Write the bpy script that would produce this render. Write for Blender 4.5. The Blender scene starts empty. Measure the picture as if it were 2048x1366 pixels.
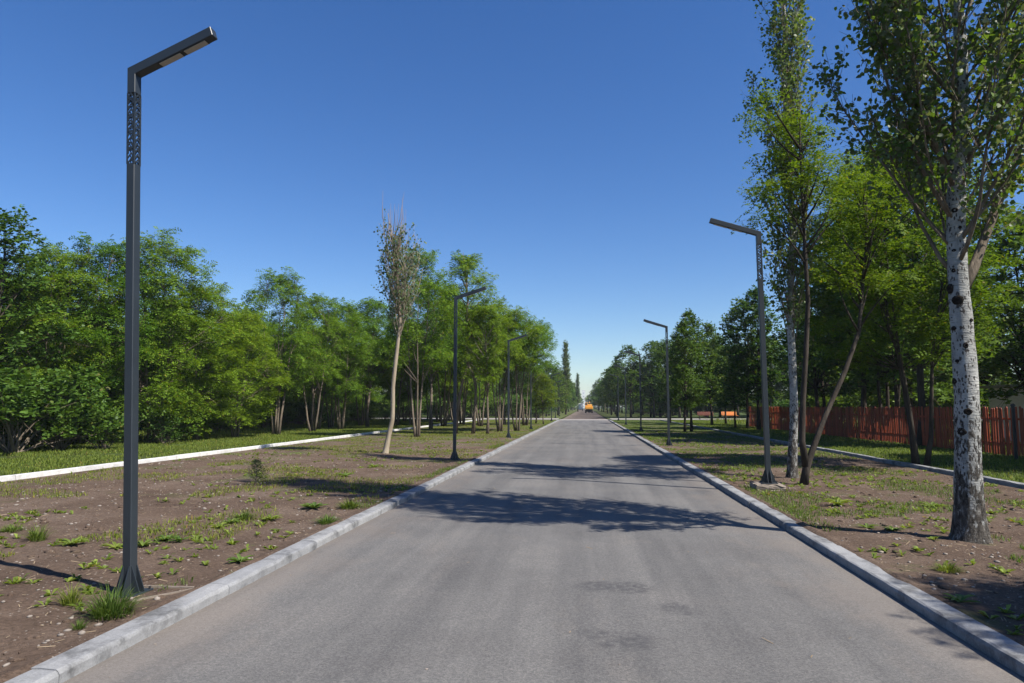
import bpy, bmesh, math, random
import numpy as np
from mathutils import Vector, Matrix
R_ = math.radians
random.seed(7)
S = bpy.context.scene
C = S.collection

# ------------------------------------------------------------------ camera, sky, sun, exposure
FPX, EYE = 1365.33, 1.68
PITCH, YAW = math.atan(130/FPX), math.atan(148*math.cos(math.atan(130/FPX))/FPX)
cam_d = bpy.data.cameras.new("camera"); cam = bpy.data.objects.new("camera", cam_d); C.objects.link(cam)
cam_d.sensor_width = 36; cam_d.lens = 24; cam_d.clip_start = 0.1; cam_d.clip_end = 6000
cam.location = (0, 0, EYE); cam.rotation_euler = (math.pi/2+PITCH, 0, YAW)
S.camera = cam

SUN_EL, SUN_AZ = R_(49), R_(115.5)          # azimuth clockwise from +Y
to_sun = Vector((math.sin(SUN_AZ)*math.cos(SUN_EL), math.cos(SUN_AZ)*math.cos(SUN_EL), math.sin(SUN_EL)))
w = bpy.data.worlds.new("World"); S.world = w; w.use_nodes = True
nt = w.node_tree
sky = nt.nodes.new("ShaderNodeTexSky"); sky.sky_type = 'NISHITA'; sky.sun_disc = False
sky.sun_elevation = SUN_EL; sky.sun_rotation = SUN_AZ
sky.altitude = 0; sky.air_density = 1.0; sky.dust_density = 0.35; sky.ozone_density = 4.5
bg = nt.nodes["Background"]; bg.inputs[1].default_value = 0.080
hs = nt.nodes.new("ShaderNodeHueSaturation"); hs.inputs["Saturation"].default_value = 1.24; hs.inputs["Hue"].default_value = .510
nt.links.new(sky.outputs[0], hs.inputs["Color"]); nt.links.new(hs.outputs[0], bg.inputs[0])
sun_d = bpy.data.lights.new("sun", 'SUN'); sun_d.energy = 4.8; sun_d.angle = R_(0.53); sun_d.color = (1, .94, .85)
sun = bpy.data.objects.new("sun", sun_d); C.objects.link(sun)
sun.rotation_euler = to_sun.to_track_quat('Z', 'Y').to_euler(); sun.location = (20, -10, 30)
S.view_settings.view_transform = 'Standard'; S.view_settings.look = 'None'
S.view_settings.exposure = 0.85; S.view_settings.gamma = 1; S.view_settings.use_curve_mapping = False
S.cycles.max_bounces = 6; S.cycles.transparent_max_bounces = 4

def at(px, py, z=0.1):
    """point where the sight line through photo pixel (2048 wide) meets the level z"""
    f = Vector((-math.sin(YAW)*math.cos(PITCH), math.cos(YAW)*math.cos(PITCH), math.sin(PITCH)))
    r = Vector((math.cos(YAW), math.sin(YAW), 0)); u = r.cross(f)
    d = f*FPX + r*(px-1024) + u*(683-py)
    t = (z-EYE)/d.z
    return Vector((d.x*t, d.y*t, z))
def height_at(px, py, P):
    """height of the point above P seen at image row py"""
    f = Vector((-math.sin(YAW)*math.cos(PITCH), math.cos(YAW)*math.cos(PITCH), math.sin(PITCH)))
    r = Vector((math.cos(YAW), math.sin(YAW), 0)); u = r.cross(f)
    # solve along vertical line: (u.q)/(f.q) = (683-py)/FPX
    k = (683-py)/FPX
    q = Vector((P[0], P[1], -EYE))
    a = u.dot(q)-k*f.dot(q); b = u.z-k*f.z
    return -a/b

def on_depth(px, py, Y):
    """point at distance Y along the road seen at photo pixel (px, py)"""
    f = Vector((-math.sin(YAW)*math.cos(PITCH), math.cos(YAW)*math.cos(PITCH), math.sin(PITCH)))
    r = Vector((math.cos(YAW), math.sin(YAW), 0)); u = r.cross(f)
    d = f*FPX + r*(px-1024) + u*(683-py); t = Y/d.y
    return Vector((d.x*t, Y, EYE+d.z*t))

# ------------------------------------------------------------------ helpers
def vnoise(x, y, seed=0):
    x = np.asarray(x, float); y = np.asarray(y, float)
    xi = np.floor(x).astype(np.int64); yi = np.floor(y).astype(np.int64)
    fx = x-xi; fy = y-yi; fx = fx*fx*(3-2*fx); fy = fy*fy*(3-2*fy)
    def h(a, b):
        n = (a*374761393 + b*668265263 + seed*974634777) & 0x7fffffff
        n = ((n ^ (n >> 13))*1274126177) & 0x7fffffff
        return ((n ^ (n >> 16)) & 0xffff)/65535.0
    return (h(xi, yi)*(1-fx)+h(xi+1, yi)*fx)*(1-fy)+(h(xi, yi+1)*(1-fx)+h(xi+1, yi+1)*fx)*fy
def fbm(x, y, seed=0, o=3):
    s = 0; a = .5
    x = np.asarray(x, float); y = np.asarray(y, float)
    for i in range(o):
        s = s+a*vnoise(x*2**i, y*2**i, seed+i*17); a *= .5
    return s/(1-.5**o)
def gz(x, y):
    """height of the verges and lawns"""
    x = np.asarray(x, float); y = np.asarray(y, float)
    fade = np.clip((78-y)/20, 0, 1)
    near = np.clip(np.minimum(np.abs(x+3.45), np.abs(x-2.95))/0.8, 0, 1)
    kerb2 = np.clip(np.minimum(np.abs(x+12.6), np.abs(x-8.6))/0.8, 0, 1)
    f = fade*near*kerb2
    creep = (np.exp(-((x+3.425)/.06)**2)+np.exp(-((x-2.925)/.06)**2))*(.020+.075*(fbm(x*9, y*2.3, 21)-.45))
    return .070 + creep + f*(.12*(fbm(x*.35, y*.35, 3)-.5)+.05*(fbm(x*1.7, y*1.7, 5)-.5)+.022*(vnoise(x*7, y*7, 9)-.5)+.01*(vnoise(x*17, y*17, 12)-.5))
def gzf(x, y): return float(gz(x, y))
def nrm(a): return a/np.maximum(np.linalg.norm(a, axis=-1, keepdims=True), 1e-9)

class MB:
    def __init__(s): s.v = []; s.f = []; s.n = 0; s.mi = []
    def add(s, V, F, mi=0):
        V = [tuple(p) for p in V]
        s.v += V; s.f += [tuple(i+s.n for i in f) for f in F]; s.mi += [mi]*len(F); s.n += len(V); return s
    def box(s, c, d, rot=None, mi=0):
        hx, hy, hz = d[0]/2, d[1]/2, d[2]/2
        V = [Vector((sx*hx, sy*hy, sz*hz)) for sz in (-1, 1) for sy in (-1, 1) for sx in (-1, 1)]
        if rot is not None: V = [rot @ p for p in V]
        V = [p+Vector(c) for p in V]
        return s.add(V, [(0, 2, 3, 1), (4, 5, 7, 6), (0, 1, 5, 4), (2, 6, 7, 3), (0, 4, 6, 2), (1, 3, 7, 5)], mi)
    def prism(s, poly, y0, y1, mi=0):
        """polygon in XZ, counter-clockwise seen from -Y, extruded along Y"""
        n = len(poly)
        V = [(p[0], y0, p[1]) for p in poly]+[(p[0], y1, p[1]) for p in poly]
        F = [tuple(range(n)), tuple(range(2*n-1, n-1, -1))]+[(i, i+n, (i+1) % n+n, (i+1) % n) for i in range(n)]
        return s.add(V, F, mi)
    def tube(s, pts, rad, sides=8, mi=0, rough=0, rng=None):
        P = [Vector(p) for p in pts]; n = len(P); V = []; F = []
        ref = Vector((1, 0, 0))
        for i in range(n):
            t = (P[min(i+1, n-1)]-P[max(i-1, 0)]).normalized()
            x = ref-t*ref.dot(t)
            if x.length < .1: x = Vector((0, 1, 0))-t*t.y
            x.normalize(); y = t.cross(x); ref = x
            for k in range(sides):
                a = 2*math.pi*k/sides; r = rad[i]
                if rough: r *= 1+rng.uniform(-rough, rough)
                V.append(P[i]+x*(r*math.cos(a))+y*(r*math.sin(a)))
        for i in range(n-1):
            for k in range(sides):
                k2 = (k+1) % sides
                F.append((i*sides+k, i*sides+k2, (i+1)*sides+k2, (i+1)*sides+k))
        F.append(tuple(range(sides-1, -1, -1))); F.append(tuple((n-1)*sides+k for k in range(sides)))
        return s.add(V, F, mi)
    def mesh(s, name, mats, smooth=False):
        m = bpy.data.meshes.new(name); m.from_pydata(s.v, [], s.f)
        for x in (mats if isinstance(mats, (list, tuple)) else [mats]): m.materials.append(x)
        m.polygons.foreach_set("material_index", s.mi)
        if smooth: m.shade_smooth()
        m.update(); return m
def bevel(mesh, w, seg=1):
    bm = bmesh.new(); bm.from_mesh(mesh)
    bmesh.ops.bevel(bm, geom=[e for e in bm.edges if e.calc_face_angle(0) > .5], offset=w, segments=seg, affect='EDGES', profile=.5)
    bm.to_mesh(mesh); bm.free(); return mesh
def np_mesh(name, V, F, mat, smooth=False):
    """V (n,3), F (m,k) arrays"""
    m = bpy.data.meshes.new(name); k = F.shape[1]
    m.vertices.add(len(V)); m.vertices.foreach_set("co", np.ascontiguousarray(V, np.float32).ravel())
    m.loops.add(F.size); m.loops.foreach_set("vertex_index", np.ascontiguousarray(F, np.int32).ravel())
    m.polygons.add(len(F)); m.polygons.foreach_set("loop_start", np.arange(0, F.size, k, dtype=np.int32))
    m.materials.append(mat)
    m.update(calc_edges=True)
    if smooth: m.shade_smooth()
    return m
def obj(name, mesh, parent=None, loc=None):
    o = bpy.data.objects.new(name, mesh); C.objects.link(o)
    if parent is not None: o.parent = parent
    if loc is not None: o.location = loc
    return o
def tag(o, label=None, cat=None, group=None, kind=None):
    if label: o["label"] = label
    if cat: o["category"] = cat
    if group: o["group"] = group
    if kind: o["kind"] = kind
    return o
def thing(name, loc=(0, 0, 0), label=None, cat=None, group=None, rz=0):
    o = bpy.data.objects.new(name, None); C.objects.link(o); o.location = loc; o.rotation_euler = (0, 0, rz)
    o.empty_display_size = .2
    return tag(o, label, cat, group)
def copy_thing(src, loc, rz=0, sc=1, label=None, group=None, kids=None):
    c = src.copy(); C.objects.link(c); c.location = loc; c.rotation_euler = (0, 0, rz)
    c.scale = sc if isinstance(sc, (tuple, list)) else (sc, sc, sc)
    if label: c["label"] = label
    if group: c["group"] = group
    for ch in list(src.children):
        d = ch.copy(); C.objects.link(d); d.parent = c
        for g in list(ch.children):
            e = g.copy(); C.objects.link(e); e.parent = d
    return c

# ------------------------------------------------------------------ materials
def new_mat(name):
    m = bpy.data.materials.new(name); m.use_nodes = True
    n = m.node_tree; return m, n, n.nodes["Principled BSDF"]
def N(n, t, **kw):
    x = n.nodes.new(t)
    for k, v in kw.items():
        if k.startswith("i_"):
            key = k[2:]; x.inputs[int(key) if key.isdigit() else key.replace("_", " ")].default_value = v
        else: setattr(x, k, v)
    return x
def coords(n, scale=(1, 1, 1), obj_space=True):
    tc = N(n, "ShaderNodeTexCoord"); mp = N(n, "ShaderNodeMapping"); mp.inputs["Scale"].default_value = scale
    n.links.new(tc.outputs["Object" if obj_space else "Generated"], mp.inputs[0]); return mp.outputs[0]
def noise(n, vec, scale, detail=4, rough=.6, out="Fac"):
    x = N(n, "ShaderNodeTexNoise", i_Scale=scale, i_Detail=detail, i_Roughness=rough)
    if vec is not None: n.links.new(vec, x.inputs["Vector"])
    return x.outputs[out]
def ramp(n, fac, stops, interp='LINEAR'):
    x = N(n, "ShaderNodeValToRGB"); e = x.color_ramp.elements; x.color_ramp.interpolation = interp
    while len(e) < len(stops): e.new(.5)
    for el, (p, c) in zip(e, stops):
        el.position = p; el.color = (*c, 1) if len(c) == 3 else c
    n.links.new(fac, x.inputs[0]); return x.outputs[0]
def mix(n, a, b, fac, mode='MIX'):
    x = N(n, "ShaderNodeMix", data_type='RGBA', blend_type=mode)
    for s, v in ((0, fac), (6, a), (7, b)):
        if hasattr(v, "links") or isinstance(v, bpy.types.NodeSocket): n.links.new(v, x.inputs[s])
        else: x.inputs[s].default_value = v if s == 0 else (*v, 1)
    return x.outputs[2]
def math_(n, op, a, b=None, clamp=False):
    x = N(n, "ShaderNodeMath", operation=op, use_clamp=clamp)
    for i, v in enumerate((a, b)):
        if v is None: continue
        if isinstance(v, bpy.types.NodeSocket): n.links.new(v, x.inputs[i])
        else: x.inputs[i].default_value = v
    return x.outputs[0]
def bump(n, bsdf, h, strength=.5, dist=.01):
    b = N(n, "ShaderNodeBump", i_Strength=strength, i_Distance=dist); n.links.new(h, b.inputs["Height"])
    n.links.new(b.outputs[0], bsdf.inputs["Normal"])
def setc(n, bsdf, col, rough=.8, spec=.3):
    if isinstance(col, bpy.types.NodeSocket): n.links.new(col, bsdf.inputs["Base Color"])
    else: bsdf.inputs["Base Color"].default_value = (*col, 1)
    bsdf.inputs["Roughness"].default_value = rough; bsdf.inputs["Specular IOR Level"].default_value = spec
def xyz(n):
    tc = N(n, "ShaderNodeTexCoord"); sp = N(n, "ShaderNodeSeparateXYZ"); n.links.new(tc.outputs["Object"], sp.inputs[0]); return sp.outputs

def mat_asphalt():
    m, n, b = new_mat("asphalt")
    v = coords(n)
    big = noise(n, v, .45, 5, .65)
    col = ramp(n, big, [(.3, (.106, .103, .101)), (.5, (.128, .126, .123)), (.72, (.154, .148, .141))])
    streak = noise(n, coords(n, (1.3, .06, 1)), 1.6, 4, .6)
    col = mix(n, col, ramp(n, streak, [(.32, (.66, .66, .67)), (.62, (1.08, 1.07, 1.05))]), .8, 'MULTIPLY')
    dusty = ramp(n, noise(n, coords(n, (.8, .35, 1)), .9, 5, .7), [(.54, (0, 0, 0)), (.74, (.36, .36, .36))])
    col = mix(n, col, (.20, .176, .152), dusty)
    fine = noise(n, v, 160, 3, .7)
    col = mix(n, col, ramp(n, fine, [(.3, (.62, .62, .63)), (.5, (1, 1, 1)), (.7, (1.45, 1.42, 1.38))]), .85, 'MULTIPLY')
    grit = noise(n, v, 38, 3, .7)
    col = mix(n, col, ramp(n, grit, [(.3, (.8, .8, .8)), (.55, (1, 1, 1)), (.75, (1.22, 1.2, 1.18))]), .8, 'MULTIPLY')
    cell = N(n, "ShaderNodeTexVoronoi", i_Scale=85.0); n.links.new(v, cell.inputs["Vector"])
    sepc = N(n, "ShaderNodeSeparateColor"); n.links.new(cell.outputs["Color"], sepc.inputs[0])
    col = mix(n, col, ramp(n, sepc.outputs[0], [(0, (.55, .55, .56)), (.5, (1, 1, 1)), (1, (1.5, 1.47, 1.42))]), .5, 'MULTIPLY')
    x_ = xyz(n)[0]
    eg = math_(n, 'ADD', math_(n, 'DIVIDE', math_(n, 'ABSOLUTE', math_(n, 'ADD', x_, .25)), 2.95), math_(n, 'MULTIPLY', math_(n, 'SUBTRACT', noise(n, coords(n, (1, .5, 1)), 1.4, 5, .7), .5), 1.1))
    col = mix(n, col, (.20, .165, .135), ramp(n, eg, [(.72, (0, 0, 0)), (1.0, (.34, .34, .34))]))
    # dark drips of spilt binder
    wv = N(n, "ShaderNodeVectorMath", operation='ADD'); n.links.new(v, wv.inputs[0])
    wn = N(n, "ShaderNodeVectorMath", operation='SCALE'); wn.inputs["Scale"].default_value = .28
    n.links.new(noise(n, v, 7.5, 6, .75, "Color"), wn.inputs[0]); n.links.new(wn.outputs[0], wv.inputs[1])
    tot = None
    for (px, py, r, st) in ((1195, 1172, .15, .8), (1262, 1176, .16, .9), (1352, 1216, .13, .5), (1378, 1226, .09, .4), (1258, 1282, .15, .75), (1190, 1268, .1, .6), (1213, 1290, .08, .5)):
        p = at(px, py, 0)
        d = N(n, "ShaderNodeVectorMath", operation='DISTANCE'); n.links.new(wv.outputs[0], d.inputs[0])
        d.inputs[1].default_value = (p.x+.14, p.y+.14, .14)
        k = math_(n, 'MULTIPLY', math_(n, 'SUBTRACT', 1, math_(n, 'DIVIDE', d.outputs["Value"], r*1.6), True), 2.6*st, True)
        tot = k if tot is None else math_(n, 'MAXIMUM', tot, k)
    tot = math_(n, 'MULTIPLY', math_(n, 'MULTIPLY', tot, ramp(n, noise(n, v, 13, 6, .8), [(.42, (.08, .08, .08)), (.54, (.95, .95, .95))])), ramp(n, grit, [(.32, (.45, .45, .45)), (.58, (1, 1, 1))]))
    col = mix(n, col, (.055, .054, .056), tot)
    setc(n, b, col, .82, .3); bump(n, b, math_(n, 'ADD', fine, math_(n, 'MULTIPLY', grit, .8)), .55, .006)
    return m
def mat_soil(green_near=False):
    m, n, b = new_mat("bare_soil")
    v = coords(n)
    a = noise(n, v, .7, 6, .7)
    col = ramp(n, a, [(.28, (.070, .048, .036)), (.5, (.110, .078, .058)), (.72, (.160, .120, .094))])
    f = noise(n, v, 26, 5, .75)
    col = mix(n, col, ramp(n, f, [(.3, (.5, .48, .46)), (.52, (1, 1, 1)), (.72, (1.5, 1.45, 1.4))]), .9, 'MULTIPLY')
    # pale grit lying on the soil
    vo = N(n, "ShaderNodeTexVoronoi", i_Scale=19.0); n.links.new(v, vo.inputs["Vector"])
    chip = math_(n, 'MULTIPLY', math_(n, 'LESS_THAN', vo.outputs["Distance"], .16), math_(n, 'GREATER_THAN', noise(n, v, 3.1, 3, .6), .5))
    col = mix(n, col, (.30, .265, .225), math_(n, 'MULTIPLY', chip, .75))
    y = xyz(n)[1]
    far = ramp(n, math_(n, 'DIVIDE', y, 110.0), [(.10, (0, 0, 0)), (.38, (.55, .55, .55)), (.75, (1, 1, 1))])
    gm = ramp(n, math_(n, 'ADD', noise(n, v, .55, 5, .7), math_(n, 'MULTIPLY', far, .28)), [(.58, (0, 0, 0)), (.74, (.85, .85, .85))])
    gcol = ramp(n, noise(n, v, 9, 4, .7), [(.3, (.045, .075, .016)), (.7, (.10, .125, .035))])
    col = mix(n, col, gcol, gm)
    setc(n, b, col, .95, .1); bump(n, b, math_(n, 'ADD', f, math_(n, 'MULTIPLY', noise(n, v, 90, 3, .7), .6)), .9, .02)
    return m
def mat_lawn():
    m, n, b = new_mat("lawn_earth")
    v = coords(n)
    col = ramp(n, noise(n, v, .8, 6, .7), [(.3, (.050, .042, .024)), (.46, (.055, .075, .020)), (.62, (.075, .11, .026)), (.8, (.12, .135, .042))])
    f = noise(n, v, 30, 4, .7)
    col = mix(n, col, ramp(n, f, [(.3, (.5, .5, .5)), (.7, (1.35, 1.35, 1.35))]), .9, 'MULTIPLY')
    setc(n, b, col, .95, .1); bump(n, b, f, 1, .04); return m
def mat_concrete(name, base, blot=.5, warm=(1, 1, 1)):
    m, n, b = new_mat(name)
    tc = N(n, "ShaderNodeTexCoord"); oi = N(n, "ShaderNodeObjectInfo")
    ad = N(n, "ShaderNodeVectorMath", operation='ADD'); n.links.new(tc.outputs["Object"], ad.inputs[0])
    sc = N(n, "ShaderNodeVectorMath", operation='SCALE'); sc.inputs["Scale"].default_value = 37.0
    cb = N(n, "ShaderNodeCombineXYZ"); n.links.new(oi.outputs["Random"], cb.inputs[0]); n.links.new(oi.outputs["Random"], cb.inputs[1])
    n.links.new(cb.outputs[0], sc.inputs[0]); n.links.new(sc.outputs[0], ad.inputs[1]); v = ad.outputs[0]
    c = Vector(base)
    col = ramp(n, noise(n, v, 3.2, 5, .7), [(.34, tuple(c*(1-blot))), (.5, tuple(c*.92)), (.7, tuple(c*1.12))])
    col = mix(n, col, ramp(n, oi.outputs["Random"], [(0, (.92, .92, .93)), (1, (1.06, 1.05, 1.04))]), 1, 'MULTIPLY')
    f = noise(n, v, 70, 4, .7)
    col = mix(n, col, ramp(n, f, [(.3, (.75, .75, .75)), (.7, (1.2, 1.2, 1.2))]), .7, 'MULTIPLY')
    setc(n, b, col, .85, .25); bump(n, b, f, .5, .006); return m
def mat_leaf(name, c0, c1, trans=.42, rough=.5, spec=.35, back=None):
    m, n, b = new_mat(name)
    g = N(n, "ShaderNodeNewGeometry"); oi = N(n, "ShaderNodeObjectInfo")
    col = ramp(n, g.outputs["Random Per Island"], [(0, c0), (.85, c1), (.965, tuple(min(1, x*1.35) for x in c1)), (.985, (c1[0]*1.5, c1[1]*.85, c1[2]*1.3))])
    col = mix(n, col, ramp(n, oi.outputs["Random"], [(0, (.68, .80, .85)), (.5, (1, 1, 1)), (1, (1.25, 1.10, .9))]), 1, 'MULTIPLY')
    if back: col = mix(n, col, back, g.outputs["Backfacing"])
    setc(n, b, col, rough, spec)
    t = N(n, "ShaderNodeBsdfTranslucent")
    tcx = mix(n, col, (1.5, 1.45, .55), 1, 'MULTIPLY'); n.links.new(tcx, t.inputs[0])
    mx = N(n, "ShaderNodeMixShader", i_0=trans); n.links.new(b.outputs[0], mx.inputs[1]); n.links.new(t.outputs[0], mx.inputs[2])
    n.links.new(mx.outputs[0], n.nodes["Material Output"].inputs[0]); return m
def mat_bark(name, dark, light, sc=9):
    m, n, b = new_mat(name)
    v = coords(n, (1, 1, .22))
    f = noise(n, v, sc, 6, .7)
    setc(n, b, ramp(n, f, [(.3, dark), (.55, tuple((Vector(dark)+Vector(light))/2)), (.75, light)]), .9, .15)
    bump(n, b, f, .9, .03); return m
def mat_poplar_bark():
    m, n, b = new_mat("white_poplar_bark")
    v = coords(n)
    col = ramp(n, noise(n, coords(n, (1, 1, .6)), 5, 6, .7), [(.3, (.13, .13, .12)), (.46, (.27, .27, .255)), (.72, (.42, .42, .395))])
    f = noise(n, coords(n, (1, 1, .35)), 15, 6, .75)
    # horizontal wrinkles and dark lens-shaped scars of mixed size
    wr = noise(n, coords(n, (2.2, 2.2, 16)), 3.2, 4, .6)
    col = mix(n, col, ramp(n, wr, [(.30, (.45, .44, .42)), (.42, (1, 1, 1))]), .8, 'MULTIPLY')
    sp = None
    for sc, th, gate, gs in (((19, 19, 13), .26, .47, 3.6), ((9, 9, 6.5), .27, .55, 2.1), ((30, 30, 12), .28, .44, 5.0)):
        vo = N(n, "ShaderNodeTexVoronoi", i_Scale=1.0); n.links.new(coords(n, sc), vo.inputs["Vector"])
        d = math_(n, 'ADD', vo.outputs["Distance"], math_(n, 'MULTIPLY', math_(n, 'SUBTRACT', noise(n, v, 26, 4, .65), .5), .62))
        k = math_(n, 'MULTIPLY', math_(n, 'LESS_THAN', d, th), math_(n, 'GREATER_THAN', noise(n, v, gs, 3, .6), gate))
        sp = k if sp is None else math_(n, 'MAXIMUM', sp, k)
    col = mix(n, col, (.04, .034, .03), math_(n, 'MULTIPLY', sp, .9))
    z = xyz(n)[2]
    low = math_(n, 'ADD', math_(n, 'DIVIDE', math_(n, 'SUBTRACT', 1.25, z), 3.0), math_(n, 'MULTIPLY', math_(n, 'SUBTRACT', f, .5), 3.4))
    lowm = ramp(n, low, [(.12, (0, 0, 0)), (.26, (1, 1, 1))])
    rough = ramp(n, noise(n, coords(n, (1, 1, .4)), 22, 5, .7), [(.35, (.02, .017, .014)), (.55, (.09, .08, .068)), (.72, (.30, .29, .265))])
    col = mix(n, col, rough, lowm)
    setc(n, b, col, .85, .2)
    bump(n, b, math_(n, 'ADD', math_(n, 'ADD', math_(n, 'MULTIPLY', f, lowm), math_(n, 'MULTIPLY', wr, .4)), math_(n, 'MULTIPLY', noise(n, v, 40, 4), .25)), 1, .04); return m
def mat_plain(name, c, rough=.5, spec=.5, metal=0, var=.15, sc=6):
    m, n, b = new_mat(name)
    f = noise(n, coords(n), sc, 4, .6)
    c = Vector(c)
    setc(n, b, ramp(n, f, [(.3, tuple(c*(1-var))), (.7, tuple(c*(1+var)))]), rough, spec); b.inputs["Metallic"].default_value = metal
    return m

M_asph = mat_asphalt(); M_soil = mat_soil(); M_lawn = mat_lawn()
M_kerb = mat_concrete("kerb_concrete", (.245, .25, .254), .58)
M_kerbw = mat_concrete("pale_kerb_concrete", (.60, .60, .58), .22)
M_path = mat_concrete("path_concrete", (.29, .27, .25), .25)
M_slab = mat_concrete("foundation_concrete", (.25, .21, .17), .4)
M_locust = mat_leaf("locust_leaf", (.064, .132, .012), (.140, .235, .022), .38, .6, .12)
M_locust2 = mat_leaf("young_locust_leaf", (.062, .115, .012), (.120, .185, .020), .42, .6, .12)
M_broad = mat_leaf("broad_leaf", (.040, .086, .012), (.085, .150, .021), .36, .5, .2)
M_pop = mat_leaf("poplar_leaf", (.056, .108, .020), (.10, .17, .032), .42, .45, .3, back=(.10, .13, .075))
M_slim = mat_leaf("slim_poplar_leaf", (.065, .12, .024), (.11, .18, .036), .42, .42, .35, back=(.13, .17, .09))
M_greyleaf = mat_leaf("grey_poplar_leaf", (.075, .115, .042), (.12, .17, .065), .35, .5, .3)
M_bush = mat_leaf("bush_leaf", (.055, .105, .014), (.105, .175, .028), .32, .5, .2)
M_grass = mat_leaf("grass_blade", (.070, .115, .016), (.155, .20, .040), .35, .6, .15)
M_weed = mat_leaf("weed_leaf", (.085, .14, .02), (.16, .22, .045), .35)
M_needle = mat_leaf("needle", (.03, .055, .018), (.06, .09, .025), .15)
M_bark = mat_bark("locust_bark", (.07, .056, .042), (.25, .205, .155))
M_barkd = mat_bark("dark_bark", (.022, .018, .015), (.085, .070, .056))
M_barkp = mat_bark("pale_bark", (.20, .16, .11), (.42, .36, .27), 6)
M_twig = mat_bark("bare_twig", (.13, .095, .07), (.28, .22, .16))
M_wpop = mat_poplar_bark()
M_lamp = mat_plain("dark_grey_paint", (.020, .026, .032), .42, .5, 0, .12, 3)
M_led = mat_plain("lens_plastic", (.34, .30, .26), .35, .5, 0, .1, 14)
M_ledd = mat_plain("dark_plastic", (.012, .012, .013), .5)
M_fence, n_, b_ = new_mat("red_brown_paint")
oi_ = N(n_, "ShaderNodeObjectInfo")
c_ = mix(n_, ramp(n_, noise(n_, coords(n_, (1, 1, .3)), 9, 5, .7), [(.3, (.24, .046, .019)), (.7, (.42, .085, .030))]), ramp(n_, oi_.outputs["Random"], [(0, (.68, .68, .70)), (.6, (1, 1, 1)), (1, (1.2, 1.15, 1.1))]), 1, 'MULTIPLY')
setc(n_, b_, c_, .65, .3)
M_black = mat_plain("black_steel", (.02, .02, .022), .5)
M_orange = mat_plain("orange_yellow_paint", (.66, .30, .035), .45, .5, 0, .08)
M_orangeb = mat_plain("orange_wood", (.62, .21, .045), .6, .3, 0, .2, 8)
M_brownb = mat_plain("red_brown_wood", (.15, .045, .028), .6, .3, 0, .2, 8)
M_white = mat_plain("white_render", (.72, .72, .70), .7, .3, 0, .05)
M_glass = mat_plain("dark_glass", (.03, .035, .04), .1, .6)
M_roof = mat_plain("grey_sheet_roof", (.22, .22, .22), .6)
M_rubber = mat_plain("rubber", (.015, .015, .015), .85, .2)
M_stone = mat_concrete("pebble_stone", (.27, .235, .20), .3)
M_straw = mat_plain("straw_litter", (.25, .195, .13), .9, .1, 0, .4, 3)
M_knot = mat_plain("knot_bark", (.02, .016, .013), .9, .1, 0, .4, 30)

# ------------------------------------------------------------------ setting: ground, road, kerbs
def sheet(name, xs, ys, mat, zf):
    X, Y = np.meshgrid(xs, ys); Z = zf(X, Y)
    V = np.stack([X, Y, Z], -1).reshape(-1, 3); nx, ny = len(xs), len(ys)
    i = (np.arange(ny-1)[:, None]*nx+np.arange(nx-1)[None, :]).ravel()
    F = np.stack([i, i+1, i+1+nx, i+nx], 1)
    return tag(obj(name, np_mesh(name, V, F, mat, True)), kind='structure')
def yspace(y0, y1, d0, k):
    y = [y0]
    while y[-1] < y1: y.append(y[-1]+d0+max(0, y[-1]-4)*k)
    y[-1] = y1; return np.array(y)
flat = lambda z: (lambda X, Y: X*0+z)
sheet("ground", np.array([-1500, -300, -60, 60, 300, 1500.]), np.array([-300, -30, 60, 300, 900, 2500.]), M_lawn, flat(-.06))
ROAD_L, ROAD_R = -3.20, 2.70
sheet("road", np.linspace(-3.22, 2.72, 8), np.linspace(-12, 84, 60), M_asph, flat(0))
m_, n_, b_ = new_mat("gravel_roadbed"); v_ = coords(n_)
g_ = noise(n_, v_, 14, 5, .75)
setc(n_, b_, mix(n_, ramp(n_, noise(n_, v_, .4, 5, .7), [(.3, (.105, .082, .070)), (.7, (.20, .165, .14))]), ramp(n_, g_, [(.3, (.6, .6, .6)), (.7, (1.3, 1.3, 1.3))]), .8, 'MULTIPLY'), .95, .1)
bump(n_, b_, g_, .8, .03); M_dirt = m_
sheet("dirt_road", np.linspace(-3.22, 2.72, 8), np.linspace(91, 430, 60), M_dirt, lambda X, Y: .012*np.sin(X*3+Y)-.01)
sheet("path", np.array([-3.5, 0, 3.]), np.array([84, 91.]), M_path, flat(.008))
path_l = MB().box((-36.8, 86.6, .07), (66.5, 8.2, .14)).mesh("path_slab", M_path)
tag(obj("path", path_l), kind='structure')
tag(obj("path", MB().box((36.5, 86.6, .07), (67, 8.2, .14)).mesh("path_slab", M_path)), kind='structure')
ys = yspace(-4, 430, .085, .013)
sheet("verge", np.concatenate([np.arange(-12.52, -3.6, .11), [-3.53, -3.47, -3.43, -3.40, -3.37, -3.33]]), ys, M_soil, gz)
sheet("verge", np.concatenate([[2.83, 2.87, 2.90, 2.93, 2.97, 3.03], np.arange(3.1, 8.55, .11)]), ys, M_soil, gz)
ysl = yspace(-4, 430, .4, .02)
sheet("lawn", np.concatenate([[-300, -120], np.linspace(-60, -12.68, 60)]), ysl, M_lawn, gz)
sheet("lawn", np.concatenate([np.linspace(8.72, 60, 60), [120, 300]]), ysl, M_lawn, gz)

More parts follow.
